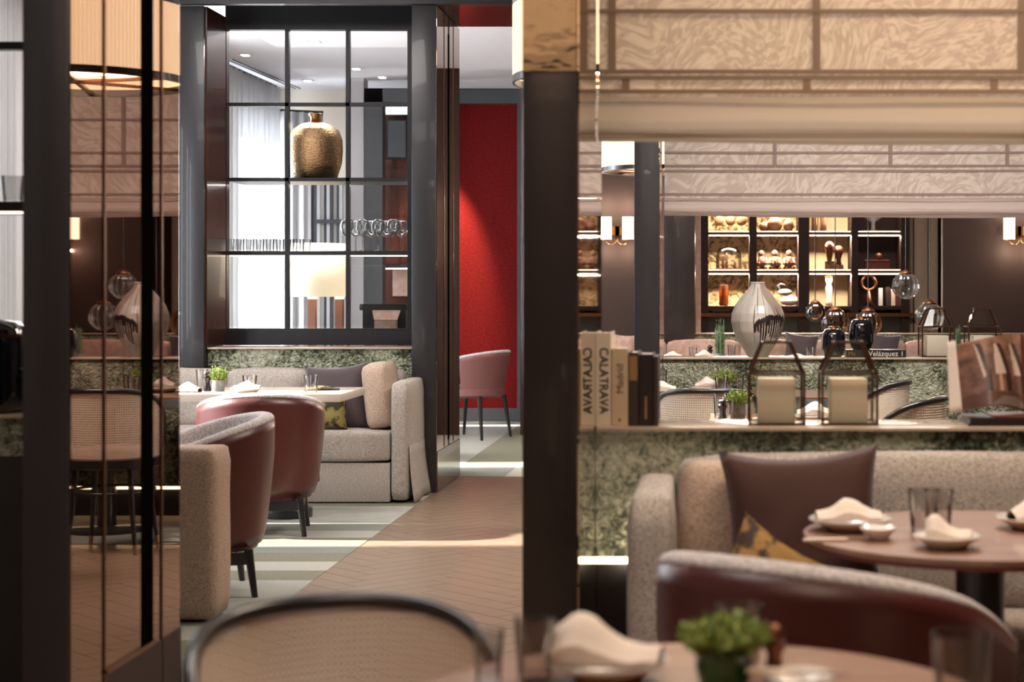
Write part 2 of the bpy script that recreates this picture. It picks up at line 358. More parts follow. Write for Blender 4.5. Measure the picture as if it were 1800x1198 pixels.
def dup(root, loc, label, rz=None, scale=None):
    def cp(o, par):
        c = o.copy(); C.objects.link(c)
        if par is not None: c.parent = par
        for ch in kids.get(o.name, []): cp(ch, c)
        return c
    kids = {}
    for o in list(root.children_recursive): kids.setdefault(o.parent.name, []).append(o)
    r = cp(root, None); r.location = loc; r['label'] = label
    if rz is not None: r.rotation_euler = (0, 0, rz)
    if scale: r.scale = (scale,)*3
    return r
def boxo(name, m, b, parent=None, bev=0, **k): return MB().box(*b, bev=bev).link(name, m, parent, smooth=40 if bev else None, **k)

# ------------------------------------------------------------------ shell of the room
XL, XR, Y0, Y1, ZC = -4.3, 3.3, -1.4, 17.0, 3.266
floor = struct(boxo('floor', 'slab', (XL-.1, XR+.1, Y0, Y1+.1, -0.12, -0.012)))
struct(boxo('ceiling', 'ceiling', (XL-.1, XR+.1, Y0, Y1+.1, ZC, ZC+.1)))
struct(boxo('wall_right', 'brown_wall', (XR, XR+.1, Y0, Y1, 0, ZC)))
struct(boxo('wall_front', 'brown_wall', (XL, XR, Y0-.1, Y0, 0, ZC)))
struct(boxo('wall_back', 'cream_wall', (XL, -3.28, 16.8, 16.95, 0, ZC)))
bk = struct(boxo('wall_back_dark', 'brown_wall', (-1.0, XR, 16.85, 17.0, 0, ZC)))
# outer wall with tall window openings
wl = MB(); ops = [(7.45, 8.35), (8.5, 9.0), (9.35, 9.75), (12.3, 14.1), (14.8, 16.4)]
yy = Y0
for a, b in ops: wl.box(XL-.1, XL, yy, a, 0, ZC); wl.box(XL-.1, XL, a, b, 0, .12); wl.box(XL-.1, XL, a, b, 2.85, ZC); yy = b
wl.box(XL-.1, XL, yy, Y1, 0, ZC); struct(wl.link('wall_left', 'plaster'))
for i, (a, b) in enumerate(ops):
    q = MB()
    for yv in (a+.02, b-.02): q.box(XL-.08, XL-.03, yv-.02, yv+.02, .12, 2.85)
    for zz in (.14, 2.83): q.box(XL-.08, XL-.03, a, b, zz-.02, zz+.02)
    struct(q.link('window_%d' % (i+3), 'frame'))
# red wall and its surroundings at the end of the aisle
struct(boxo('wall_red', 'red', (-2.7, -1.895, 16.8, 16.9, .13, Z(183, 16.8))))
struct(boxo('trim_1', 'grey_wall', (-3.0, -1.0, 16.72, 16.95, Z(183, 16.8), Z(158, 16.8))))
struct(boxo('trim_2', 'grey_wall', (-1.90, -1.0, 16.72, 16.84, 0, Z(183, 16.8))))
struct(boxo('baseboard_back', 'grey_wall', (-2.7, -1.895, 16.76, 16.84, 0, .13)))
struct(boxo('trim_3', 'grey_wall', (-3.0, -1.0, 16.9, 17.0, 2.0, ZC)))
# brown partition wall of the far right zone
struct(boxo('wall_sconce_left', 'brown_wall', (-1.70, X(1224, 15.2), 15.2, 15.3, .0, ZC)))
struct(boxo('wall_sconce_right', 'brown_wall', (X(1657, 15.2), XR, 15.2, 15.3, 0, ZC)))
struct(boxo('trim_4', 'brown_wall', (X(1224, 15.2), X(1657, 15.2), 15.2, 15.3, 2.5, ZC)))
# soffit between the two rooms above the aisle, wall above the window
struct(boxo('trim_5', 'wood_dark', (-1.76, -.50, 10.95, 11.83, 3.118, ZC)))
struct(boxo('trim_6', 'lacquer', (-4.3, -.35, 10.88, 10.95, 3.118, ZC)))

# floor boards : herringbone oak, clipped to the aisle
def clip(poly, x0, x1, y0, y1):
    def cut(P, ins, inter):
        R = []
        for i in range(len(P)):
            a, b = P[i-1], P[i]
            if ins(b):
                if not ins(a): R.append(inter(a, b))
                R.append(b)
            elif ins(a): R.append(inter(a, b))
        return R
    def at(ax, v):
        def f(a, b):
            t = (v-a[ax])/(b[ax]-a[ax]); return (a[0]+t*(b[0]-a[0]), a[1]+t*(b[1]-a[1]))
        return f
    for ax, v, sg in ((0, x0, 1), (0, x1, -1), (1, y0, 1), (1, y1, -1)):
        if not poly: return poly
        poly = cut(poly, lambda p: (p[ax]-v)*sg >= -1e-9, at(ax, v))
    return poly
XA = -1.775
def herring(x0, x1, y0, y1, single, wd=0.11, n=5):
    Lp = wd*n; cnt = 0; big = MB(); g = 0.0015
    c45, s45 = cos(pi/4), sin(pi/4)
    for i in range(-160, 160):
        for j in range(-12, 26):
            for k in (0, 1):
                # unit: horizontal plank at (i, i + 2n j), vertical beside it
                u, v = i*wd + 2*Lp*j*0, i*wd + 0
                if k == 0: rx0, ry0, rx1, ry1 = i*wd + j*2*Lp, i*wd, i*wd + j*2*Lp + Lp, i*wd + wd
                else: rx0, ry0, rx1, ry1 = i*wd + j*2*Lp + Lp, i*wd, i*wd + j*2*Lp + Lp + wd, i*wd + Lp
                if k == 1: rx0, rx1, ry0, ry1 = i*wd + j*2*Lp - wd + wd*0, i*wd + j*2*Lp, i*wd, i*wd + Lp
                P = [(rx0+g, ry0+g), (rx1-g, ry0+g), (rx1-g, ry1-g), (rx0+g, ry1-g)]
                P = [(px*c45 - py*s45, px*s45 + py*c45) for px, py in P]
                P = clip(P, x0, x1, y0, y1)
                if len(P) < 3: continue
                ar = abs(sum(P[q-1][0]*P[q][1]-P[q][0]*P[q-1][1] for q in range(len(P))))/2
                if ar < 0.0006: continue
                if single:
                    m = MB(); m.poly(P, -0.012, 0); o = m.link('plank', 'oak', floor, world=False); cnt += 1
                else: big.poly(P, -0.012, 0)
    if not single:
        o = big.link('floorboards', 'oak', floor, world=False); o['kind'] = 'stuff'
    else: big.b.free()
    return cnt
NPL = herring(XA, -0.62, 5.3, 11.83, True)
herring(-0.62, XR, 5.1, 8.7, False); herring(XL, XR, Y0, 5.1, False); herring(XA, -0.62, 5.1, 5.3, False); herring(-0.62, -0.5, 8.7, 11.83, False)
def carpet_area(x0, x1, y0, y1, w_, l_, alongx, seq):
    k = 0
    if alongx:
        y = y1; r = 0
        while y > y0+.01:
            ya = max(y0, y-w_); x = x1 + (l_*0.0 if r % 2 == 0 else l_*.45); c = 0
            while x > x0+.01:
                xa, xb = max(x0, x-l_), min(x1, x)
                if xb > xa+.01: boxo('carpet_tile', CARP[seq[(r+c*0) % len(seq)] if random.random() < .8 else random.choice(seq)], (xa+.001, xb-.001, ya+.001, y-.001, -.012, .002), floor, world=False)
                x -= l_; c += 1
            y -= w_; r += 1
    else:
        x = x0; r = 0
        while x < x1-.01:
            xb = min(x1, x+w_); y = y0 - (0 if r % 2 else l_*.5)
            while y < y1-.01:
                ya, yb = max(y0, y), min(y1, y+l_)
                if yb > ya+.01: boxo('carpet_tile', CARP[seq[(r) % len(seq)] if random.random() < .8 else random.choice(seq)], (x+.001, xb-.001, ya+.001, yb-.001, -.012, .002), floor, world=False)
                y += l_
            x += w_; r += 1
carpet_area(XL, XA, 5.1, 11.0, 0.26, 1.3, True, [1, 2, 1, 0, 0, 0, 3, 0, 1, 3])
carpet_area(XL, -0.3, 11.83, 16.8, 0.41, 1.6, False, [0, 3, 2, 1, 0, 0, 1, 2, 4, 2])
carpet_area(XL, XA, 11.0, 11.83, 0.83, 2.6, True, [3])
carpet_area(-0.5, XR, 8.7, 15.2, 0.5, 1.9, True, [3, 4, 3, 0])

# ------------------------------------------------------------------ lacquered columns with mirrored sides
def column(name, label, x0, x1, y0, y1, z0, z1, m, mirror_side='right', segs=None, mm='mirror'):
    t = T(name, label, 'column', ((x0+x1)/2, (y0+y1)/2, z0))
    boxo('shaft', m, (x0, x1, y0, y1, z0, z1), t, bev=0.003)
    if mirror_side:
        xs = x1
        for a, b in (segs or [(y0+.004, y1-.004)]):
            boxo('mirror_panel', mm, (xs, xs+.004, a, b, z0+.01, z1-.01), t)
    return t
# near left column
t = column('lacquered_column', 'wide charcoal lacquered column with tall bronze mirrored side, at far left foreground', -1.615, -1.508, 4.0, 4.84, 0, ZC, 'lacquer',
           'right', [(4.01, 4.222), (4.232, 4.50), (4.60, 4.66), (4.675, 4.83)])
boxo('slot', 'matte_black', (-1.508, -1.5035, 4.50, 4.60, .35, ZC-.02), t)
boxo('bronze_rail', 'bronze', (-1.504, -1.496, 4.23, 4.60, .345, .357), t)
for y in (4.227, 4.668): boxo('bronze_trim', 'bronze', (-1.506, -1.500, y-.004, y+.004, .01, ZC-.02), t)
boxo('kick_panel', 'cabinet', (-1.504, -1.500, 4.232, 4.83, .01, .344), t)
# near right column
column('lacquered_column', 'dark lacquered column at the left end of the nearest stone ledge, beside the books', X(918, 4.225), -.331, 4.225, 5.1, 0, ZC, 'lacquer_brown', mm='mirror_clear')
C_near = bpy.data.objects['lacquered_column.001']
boxo('header_panel', 'mirror_wavy', (X(918, 4.225)+.001, -.333, 4.221, 4.226, Z(125, 4.225), ZC-.01), C_near)  # mirror added so the lacquer shows a bright reflection up here
# middle column
column('lacquered_column', 'slim grey lacquered column at the left end of the middle stone ledge', X(1115, 9.1), -.279, 9.1, 9.96, 0, ZC, 'lacquer', mm='mirror_clear')
# far column on the banquette
column('lacquered_column', 'dark broad column rising behind the far blush banquette', X(1168, 15.0), X(1222, 15.0), 14.9, 15.2, 0, ZC, 'lacquer_brown', None)
struct(boxo('trim_7', 'pink_fab', (X(1222, 15.2)+.005, X(1232, 15.2), 15.16, 15.2, 0.9, ZC)))  # pink strip coloured in place of the column's mirrored side
# window bay columns
column('lacquered_column', 'grey column left of the gridded window, behind the end of the banquette', X(320, 10.95)-.02, -3.256, 10.95, 11.4, 0, 3.118, 'lacquer', None)
t = column('lacquered_column', 'grey column right of the gridded window, beside the sofa arm', -1.912, -1.757, 10.90, 11.9, 0, 3.118, 'lacquer', 'right',
           [(10.91, 11.20), (11.21, 11.36), (11.43, 11.6), (11.61, 11.89)])
boxo('slot', 'matte_black', (-1.757, -1.752, 11.36, 11.43, .3, 3.0), t)
boxo('kick_panel', 'wood_dark', (-1.7525, -1.749, 10.91, 11.89, .005, .26), t)
for y in (11.205, 11.605): boxo('bronze_trim', 'bronze', (-1.756, -1.750, y-.006, y+.006, .27, 3.1), t)

# ------------------------------------------------------------------ stone partitions
def partition(label, x0, x1, y0, y1, ztop, zled, top='marble_top', led=True):
    t = T('stone_partition', label, 'partition', ((x0+x1)/2, (y0+y1)/2, 0))
    boxo('stone_face', 'stone', (x0, x1, y0+.02, y1-.01, zled+.02, ztop-.012), t)
    boxo('ledge_top', top, (x0, x1, y0, y1, ztop-.012, ztop), t, bev=.003)
    boxo('plinth', 'black', (x0, x1, y0+(.09 if led else .02), y1-.05, 0, zled+(0 if led else .02)), t)
    if led: boxo('light_strip', 'led', (x0, x1, y0+.03, y0+.045, zled, zled+.016), t)
    return t
partition('green marble half wall carrying the cream books and nearest lanterns', -.326, 3.3, 4.80, 5.08, .912, .524)
partition('green marble half wall carrying the drip-glazed vase', -.274, 3.3, 9.70, 9.96, .912, .16)
partition('green marble band behind the far blush banquette', X(1140, 15.1), 3.3, 14.98, 15.12, .915, .5)
partition('green marble ledge under the gridded window', -3.25, -1.915, 11.0, 11.40, .925, .3)
partition('green marble ledge under the window at the left edge', -4.2, -1.70, 5.1, 5.40, .925, .78, led=False)
light('strip_glow', 'AREA', (-.12, 4.77, .515), 1.6, WARM, (radians(150), 0, 0), .3, .03)

# ------------------------------------------------------------------ gridded windows
def gridwin(nm, x0, x1, y, z0, z1, ix0, ix1, iz0, iz1, xs, zs, zshelf):
    q = MB(); d = .07
    q.box(x0, ix0, y, y+d, z0, z1); q.box(ix1, x1, y, y+d, z0, z1); q.box(ix0, ix1, y, y+d, z0, iz0); q.box(ix0, ix1, y, y+d, iz1, z1)
    r = q.link(nm, 'frame'); struct(r)
    for xx in xs: boxo('muntin', 'frame', (xx-.013, xx+.013, y+.01, y+.05, iz0, iz1), r)
    for zz in zs: boxo('muntin', 'frame', (ix0, ix1, y+.01, y+.05, zz-.012, zz+.012), r)
    boxo('sill', 'frame', (x0, x1, y-.03, y, z0, z0+.10), r)
    ex = [ix0] + xs + [ix1]; ez = [iz0] + sorted(zs + [zshelf]) + [iz1]
    for i in range(len(ex)-1):
        for j in range(len(ez)-1):
            boxo('pane', 'pane', (ex[i]+.012, ex[i+1]-.012, y+.028, y+.032, ez[j]+.012, ez[j+1]-.012), r)
    return r
WY = 11.42; S = lambda py: Z(py, WY)
gridwin('window_1', -3.25, -1.915, WY, .927, ZC, X(398, WY), X(716, WY), S(577), S(52), [X(503.5, WY), X(610.5, WY)], [S(183), S(315)], S(444))
ws = T('wall_shelf', 'dark shelf holding the wine glasses and tumblers inside the gridded window', 'shelf', (-2.64, 11.6, S(448)))
boxo('board', 'frame', (X(398, WY), X(716, WY), WY+.072, WY+.33, S(448), S(441)), ws)
boxo('light_strip', 'led_dim', (X(398, WY), X(716, WY), WY+.08, WY+.10, S(450), S(448)), ws)
boxo('rail', 'frame', (X(398, WY), X(716, WY), WY+.0, WY+.072, S(448), S(441)), ws)
gs = T('wall_shelf', 'thin upper shelf under the hammered brass vase', 'shelf', (-2.64, 11.65, S(318)))
boxo('board', 'frame', (X(398, WY), X(716, WY), WY+.072, WY+.44, S(318), S(313)), gs)
gridwin('window_2', -4.2, -1.70, 5.28, .927, 3.14, -4.1, -1.8, 1.05, 3.05, [-3.6, -3.1, -2.55], [2.055, 2.545], 1.56)
ws2 = T('wall_shelf', 'dark shelf with glasses at the left edge of the photo', 'shelf', (-2.9, 5.5, 1.54))
boxo('board', 'frame', (-4.1, -1.8, 5.36, 5.65, 1.545, 1.575), ws2)
boxo('light_strip', 'led_dim', (-4.1, -1.8, 5.37, 5.39, 1.538, 1.544), ws2)
# side casing of the window bay, header
struct(boxo('trim_8', 'wood_dark', (-3.254, -3.246, 10.99, 11.41, .93, 3.118)))

# ------------------------------------------------------------------ room behind the gridded window
def curtain(name, label, p, q, z0, z1, folds, amp, m, n=None):
    t = T(name, label, 'curtain', ((p[0]+q[0])/2, (p[1]+q[1])/2, z0))
    P, Q = Vector((*p, 0)), Vector((*q, 0)); d = (Q-P); nrm = Vector((-d.y, d.x, 0)).normalized()
    def f(u, v):
        o = P + d*u + nrm*amp*(sin(u*folds*2*pi + 0.6*sin(v*2.2)) + 0.35*sin(u*folds*4.7*pi+1)); return Vector((o.x, o.y, z0+(z1-z0)*v))
    MB().grid(f, folds*10, 8).link('cloth', m, t, smooth=1, thick=.003)
    MB().tube([P+Vector((0, 0, z1+.01)), Q+Vector((0, 0, z1+.01))], .012).link('rail', 'frame', t)
    return t
curtain('sheer_curtain', 'white sheer curtain seen through the left panes of the gridded window', (-4.14, 13.1), (-4.10, 16.1), .02, 3.2, 18, .035, 'curtain')
curtain('sheer_curtain', 'cream lit curtain in the corner behind the gridded window', (-4.15, 16.3), (-3.75, 16.5), .02, 3.0, 5, .04, 'curtain')
curtain('sheer_curtain', 'white sheer curtain beside the banquette zone windows', (-4.22, 10.02), (-4.22, 10.3), .02, 3.2, 6, .03, 'curtain')
curtain('sheer_curtain', 'white sheer curtain behind the shelf at the left edge', (-4.12, 7.4), (-4.12, 8.4), .02, 3.2, 8, .035, 'curtain')
sc_ = T('striped_curtain', 'grey and white striped curtain with tie band behind the table lamp', 'curtain', (-3.48, 15.6, 0))
for k in range(13):
    x = X(541+k*5.6, 15.6)
    MB().box(x, x+.029, 15.6+.02*sin(k*1.7), 15.625+.02*sin(k*1.7), .05, Z(322, 15.6)).link('stripe', 'stripe_dark' if k in (1, 2, 5, 7, 9, 12) else 'stripe_grey', sc_)
boxo('tie_band', 'stripe_dark', (X(548, 15.5), X(606, 15.5), 15.56, 15.575, Z(392, 15.5), Z(385, 15.5)), sc_)
struct(boxo('wall_pier', 'plaster', (X(613, 16), X(643, 16), 15.9, 16.1, 0, 3.266)))
struct(boxo('trim_9', 'grey_wall', (X(644, 15.9), X(676, 15.9), 15.8, 15.95, 0, Z(157, 15.9))))
struct(boxo('trim_10', 'grey_wall', (X(644, 15.9), X(760, 15.9), 15.8, 15.95, Z(181, 15.9), Z(157, 15.9))))
struct(boxo('wall_dark_recess', 'wood_dark', (X(672, 16.6), X(740, 16.6), 16.62, 16.72, 0, 3.0)))
pc = T('framed_panel', 'grey framed panel on the dark wall seen through the right panes', 'picture', (X(698, 16.55), 16.55, Z(276, 16.55)))
boxo('frame', 'black', (X(679, 16.55), X(716, 16.55), 16.56, 16.60, Z(279, 16.55), Z(209, 16.55)), pc)
boxo('canvas', 'grey_wall', (X(682, 16.55), X(713, 16.55), 16.55, 16.558, Z(276, 16.55), Z(212, 16.55)), pc)
pl = T('wall_shelf', 'small lit shelf on the dark wall above the till', 'shelf', (X(700, 16.4), 16.4, Z(472, 16.4)))
boxo('board', 'black', (X(681, 16.4), X(720, 16.4), 16.3, 16.6, Z(471, 16.4), Z(464, 16.4)), pl)
boxo('light_strip', 'led_dim', (X(681, 16.4), X(720, 16.4), 16.31, 16.33, Z(473, 16.4), Z(471, 16.4)), pl)
boxo('back_panel', 'pink_fab', (X(690, 16.58), X(720, 16.58), 16.58, 16.61, Z(520, 16.58), Z(474, 16.58)), pl)
# ceiling spots and slot
for i, (px, py) in enumerate(((431, 95), (552, 73), (541, 140.5), (626, 119.5), (672, 134.5), (1400, -60))):
    if py < 0: continue
    d = F*(ZC-EYE)/(VY-py)
    lab = ['downlight nearest the left edge of the gridded window', 'downlight in the middle top pane, the largest', 'downlight just above the middle muntin', 'downlight in the right top pane, left one', 'downlight in the right top pane, beside the dark lintel'][i]
    t = T('ceiling_spot', 'square recessed ' + lab, 'ceiling light', (X(px, d), d, ZC-.01), group='recessed spots in the white ceiling')
    boxo('bezel', 'plaster', (X(px, d)-.05, X(px, d)+.05, d-.05, d+.05, ZC-.008, ZC-.001), t)
    boxo('lamp', 'spot', (X(px, d)-.028, X(px, d)+.028, d-.03, d+.03, ZC-.014, ZC-.008), t)
d0, d1 = F*(ZC-EYE)/(VY-104), F*(ZC-EYE)/(VY-155)
t = T('ceiling_slot', 'long dark linear air slot in the white ceiling', 'vent', ((X(399, d0)+X(519, d1))/2, (d0+d1)/2, ZC-.01))
for k in (0, .05): MB().bar((X(399, d0)+k, d0, ZC-.004), (X(519, d1)+k, d1, ZC-.004), .012, .008).link('slot', 'black', t)

# table lamp
t = T('table_lamp', 'cream drum table lamp on a walnut two-post base behind the gridded window', 'lamp', (X(560, 13.0), 13.0, .75))
cx = X(560, 13.0)
MB().lathe([(.235, Z(521, 13)), (.21, Z(428, 13))], 40, (cx, 13.0, 0), cap=False).link('shade', 'shade', t, smooth=1, thick=.004)
for px in (549, 597): boxo('post', 'walnut_post', (X(px, 13)-.028, X(px, 13)+.028, 12.97, 13.03, .77, Z(525, 13)), t)
boxo('base', 'walnut_post', (cx-.2, cx+.22, 12.9, 13.1, .75, .77), t)
for px in (549, 597): boxo('brass_fitting', 'led_dim', (X(px, 13)-.03, X(px, 13)+.03, 12.98, 13.02, Z(525, 13), Z(521, 13)), t)  # bright bits below the shade, glow put into their material
light('table_lamp_bulb', 'POINT', (cx, 13.0, 1.45), 8, WARM, size=.06)
t = T('console_table', 'pale console under the table lamp behind the window', 'console', (-2.8, 13.0, 0))
boxo('top', 'table_light', (-3.7, -2.0, 12.8, 13.2, .72, .75), t)
for x in (-3.65, -2.05):
    for y in (12.83, 13.17): boxo('leg', 'dark_wood', (x-.02, x+.02, y-.02, y+.02, 0, .72), t)
# till
t = T('till_screen', 'black till screen seen from behind at the lower right pane', 'till', (X(675, 12.0), 12.0, S(577)-.25))
cx = X(676, 12.0)
MB().poly([(X(641, 12), 11.93), (X(716, 12), 11.93), (X(716, 12), 12.1), (X(641, 12), 12.1)], Z(576, 12), Z(534, 12)).link('screen_back', 'terminal', t)
boxo('bezel', 'terminal', (X(634, 12), X(718, 12), 11.95, 12.02, Z(545, 12), Z(534, 12)), t, bev=.008)
q = MB(); x0, x1 = X(653, 11.9), X(703, 11.9)
q.grid(lambda u, v: Vector((x0+(x1-x0)*u + (.5-u)*.035*(1-v), 11.90+.03*v, Z(562, 11.9)+(Z(545, 11.9)-Z(562, 11.9))*v)), 4, 4).link('paper_slip', 'pink_fab', t, thick=.003)
boxo('stand', 'pink_fab', (X(660, 11.9), X(698, 11.9), 11.86, 11.92, 1.0-.15, Z(563, 11.9)), t)
boxo('foot', 'terminal', (X(655, 12), X(705, 12), 11.85, 12.1, S(577)-.25, S(577)-.17), t)
t = T('till_counter', 'dark counter under the till behind the window', 'counter', (-2.3, 12.02, 0))
boxo('body', 'lacquer', (-2.6, -1.93, 11.84, 12.2, 0, S(577)-.25), t)

# ------------------------------------------------------------------ tableware builders
def tumbler(loc, label, r=.036, h=.09, grp=None, n=20):
    t = T('tumbler', label, 'glass', loc, group=grp)
    MB().lathe([(r*.80, 0), (r, h), (r*.955, h), (r*.76, .012), (0.0005, .012)], n).link('bowl', 'glass', t, smooth=40, world=False); return t
def wine(loc, label, r=.045, h=.21, grp=None, n=20):
    t = T('wine_glass', label, 'glass', loc, group=grp)
    MB().lathe([(.034, 0), (.033, .003), (.005, .008), (.004, h*.45)], n).link('stem', 'glass', t, smooth=1, world=False)
    hb = h*.45
    MB().lathe([(.004, hb), (r*.62, hb+.018), (r*.97, hb+.05), (r, hb+.066), (r*.9, h-.02), (r*.72, h), (r*.70, h), (r*.87, h-.02), (r*.96, hb+.066), (r*.6, hb+.022), (.0005, hb+.006)], n, cap=False).link('bowl', 'glass', t, smooth=1, world=False)
    return t
def plate(loc, label, r=.11, grp=None):
    t = T('plate', label, 'plate', loc, group=grp)
    MB().lathe([(r*.55, 0), (r*.6, .004), (r*.75, .012), (r, .024), (r*1.0, .028), (r*.74, .017), (r*.6, .010), (.0005, .010)], 36).link('dish', 'plate', t, smooth=1, world=False)
    MB().lathe([(r*.42, 0), (r*.55, 0), (r*.55, .004), (r*.42, .004)], 24).link('foot_ring', 'plate', t, world=False); return t
def napkin(loc, label, sx=.16, sy=.07, sz=.035, rz=0, peak=.5, grp=None, seed=0):
    o = MB()
    def f(u, v):
        a = v*2*pi; x = (u-.5)*sx; k = (1-abs(2*u-1)**6*.35)
        yy_ = cos(a)*sy/2*k; top = sin(a) > 0
        z = (sin(a)**3*.5+.5)*sz*(0.55+.75*math.exp(-((u-peak)/.28)**2)) if top else (sin(a)*.5+.5)*sz*.8
        z += .004*noise.noise(Vector((x*40, yy_*40, seed)))
        return Vector((x, yy_, max(0, z)))
    o.grid(f, 14, 16)
    bmesh.ops.holes_fill(o.b, edges=[e for e in o.b.edges if e.is_boundary])
    r = o.link('napkin', 'napkin', None, smooth=60); r.location = loc; r.rotation_euler = (0, 0, rz); return tag(r, label, 'napkin', grp)
def knife(loc, label, L=.2, rz=0):
    t = T('butter_knife', label, 'knife', loc, rz)
    MB().box(-L*.5, 0, -.008, .008, 0, .006, bev=.002).link('handle', 'cover_cream', t, world=False)
    MB().poly([(0, -.006), (L*.42, -.009), (L*.5, .0), (L*.42, .008), (0, .006)], .001, .003).link('blade', 'steel', t, world=False); return t
def mill(loc, label, h=.12, r=.022, m='pepper'):
    t = T('pepper_mill', label, 'pepper mill', loc)
    MB().lathe([(r, 0), (r*1.05, h*.1), (r*.7, h*.35), (r*.65, h*.5), (r, h*.62), (r, h*.7)], 20).link('body', m, t, smooth=50, world=False)
    MB().lathe([(r*.55, h*.7), (r*.9, h*.8), (r*.8, h*.92), (r*.3, h), (.0005, h)], 20).link('knob', m, t, smooth=50, world=False); return t
def pot_plant(loc, label, r=.04, h=.07, fh=.09, fr=.055, pm='pot', lm='leaf', n=260, seed=1, spiky=False):
    t = T('potted_herb', label, 'plant', loc)
    MB().lathe([(r*.85, 0), (r, h*.5), (r*.95, h), (r*.85, h), (r*.85, h-.01), (.0005, h-.01)], 24).link('pot', pm, t, smooth=50, world=False)
    rg = random.Random(seed); q = MB()
    for i in range(n):
        a = rg.uniform(0, 2*pi); rr = fr*math.sqrt(rg.random()); hh = fh*(1-.5*(rr/fr)**2)*rg.uniform(.35, 1)
        bx, by = rr*.6*cos(a), rr*.6*sin(a); tx, ty = rr*1.25*cos(a)+rg.uniform(-.01, .01), rr*1.25*sin(a)+rg.uniform(-.01, .01)
        if spiky: tx, ty = bx*1.1, by*1.1; hh = fh*rg.uniform(.3, 1)*(1.0 if i % 5 else 1.25)
        A = Vector((bx, by, h-.01)); B = Vector((tx, ty, h+hh)); w_ = .0012 if not spiky else .0014
        dd = (B-A).normalized(); sd = dd.cross(Vector((rg.uniform(-1, 1), rg.uniform(-1, 1), .1))).normalized()
        q.b.faces.new([q.b.verts.new(p) for p in (A-sd*w_, A+sd*w_, B+sd*w_, B-sd*w_)])
        for k in range(6 if not spiky else 12):
            P = A.lerp(B, .25+.75*rg.random()); d2 = (dd*.6+Vector((rg.uniform(-1, 1), rg.uniform(-1, 1), rg.uniform(-.2, .8)))).normalized(); l = rg.uniform(.007, .014)*(fr/.05 if not spiky else 1.1)
            s2 = d2.cross(dd).normalized()*l*(.34 if not spiky else .16)
            q.b.faces.new([q.b.verts.new(p) for p in (P, P+d2*l*.5+s2, P+d2*l, P+d2*l*.5-s2)])
    o = q.link('foliage', lm, t, world=False); o['kind'] = 'stuff'; return t

# ------------------------------------------------------------------ seating builders
def tub_chair(name, label, loc, rz, scale=1, lm='leather', fm='boucle'):
    t = T(name, label, 'chair', loc, rz); t.scale = (scale,)*3
    R, A0, FL = .33, radians(98), .22
    def plan(u, r):     # u in -1..1, u=0 is the back centre (local -Y)
        a = u*1.0; k = .70
        if abs(a) <= k:
            th = a/k*pi/2; return Vector((r*sin(th), -r*cos(th), 0))
        f = (abs(a)-k)/(1-k); sg = 1 if a > 0 else -1
        return Vector((sg*(r-.02*f), FL*f, 0))
    def top(u): return .76 - .17*abs(u)**2.0 - .02*abs(u)**8
    th_ = .062
    def outer(u, v):
        uu = 2*u-1; z0 = .215; z1 = top(uu)-.018; z = z0+(z1-z0)*v
        r = R*(.84+.16*min(1, (v*1.35))**.6 + .0*v); p = plan(uu, r); return Vector((p.x, p.y, z))
    MB().grid(outer, 48, 12).link('leather_shell', lm, t, smooth=1, world=False, thick=.006)
    def rim(u, v):
        uu = 2*u-1; zt = top(uu)
        if v < .5: a = v*2*pi; rr = R-th_/2 + th_/2*cos(a); z = zt-.018+.022*sin(a)
        else: w_ = (v-.5)*2; rr = R-th_-.015*w_; z = (zt-.018)*(1-w_)+.38*w_
        p = plan(uu, rr); return Vector((p.x, p.y, z))
    MB().grid(rim, 48, 16).link('fabric_lining', fm, t, smooth=1, world=False, thick=.004)
    # arm fronts
    for sg in (-1, 1):
        MB().box(sg*(R-.02)-(.062 if sg > 0 else 0), sg*(R-.02)+(0 if sg > 0 else .062), FL-.012, FL+.012, .24, .565, bev=.008).link('arm_front', lm, t, smooth=40, world=False)
    q = MB(); q.poly([(plan(u/20, R*.82).x, plan(u/20, R*.82).y) for u in range(-20, 21)], .35, .43)
    q.link('seat', fm, t, world=False)
    q = MB(); q.poly([(plan(u/20, R*.80).x, plan(u/20, R*.80).y) for u in range(-20, 21)], .195, .35)
    q.link('seat_base', lm, t, world=False)
    for x, y in ((-.2, -.2), (.2, -.2), (-.22, .17), (.22, .17)):
        MB().tube([(x, y, .2), (x*1.12, y*1.12, 0)], .020, 10, r2=.013).link('leg', 'dark_wood', t, smooth=40, world=False)
    q = MB()
    for a, b in (((-.205, -.205), (.205, -.205)), ((-.225, .175), (.225, .175)), ((-.205, -.205), (-.225, .175)), ((.205, -.205), (.225, .175))):
        q.bar((*a, .165), (*b, .165), .022, .05)
    q.link('apron', 'dark_wood', t, world=False)
    return t
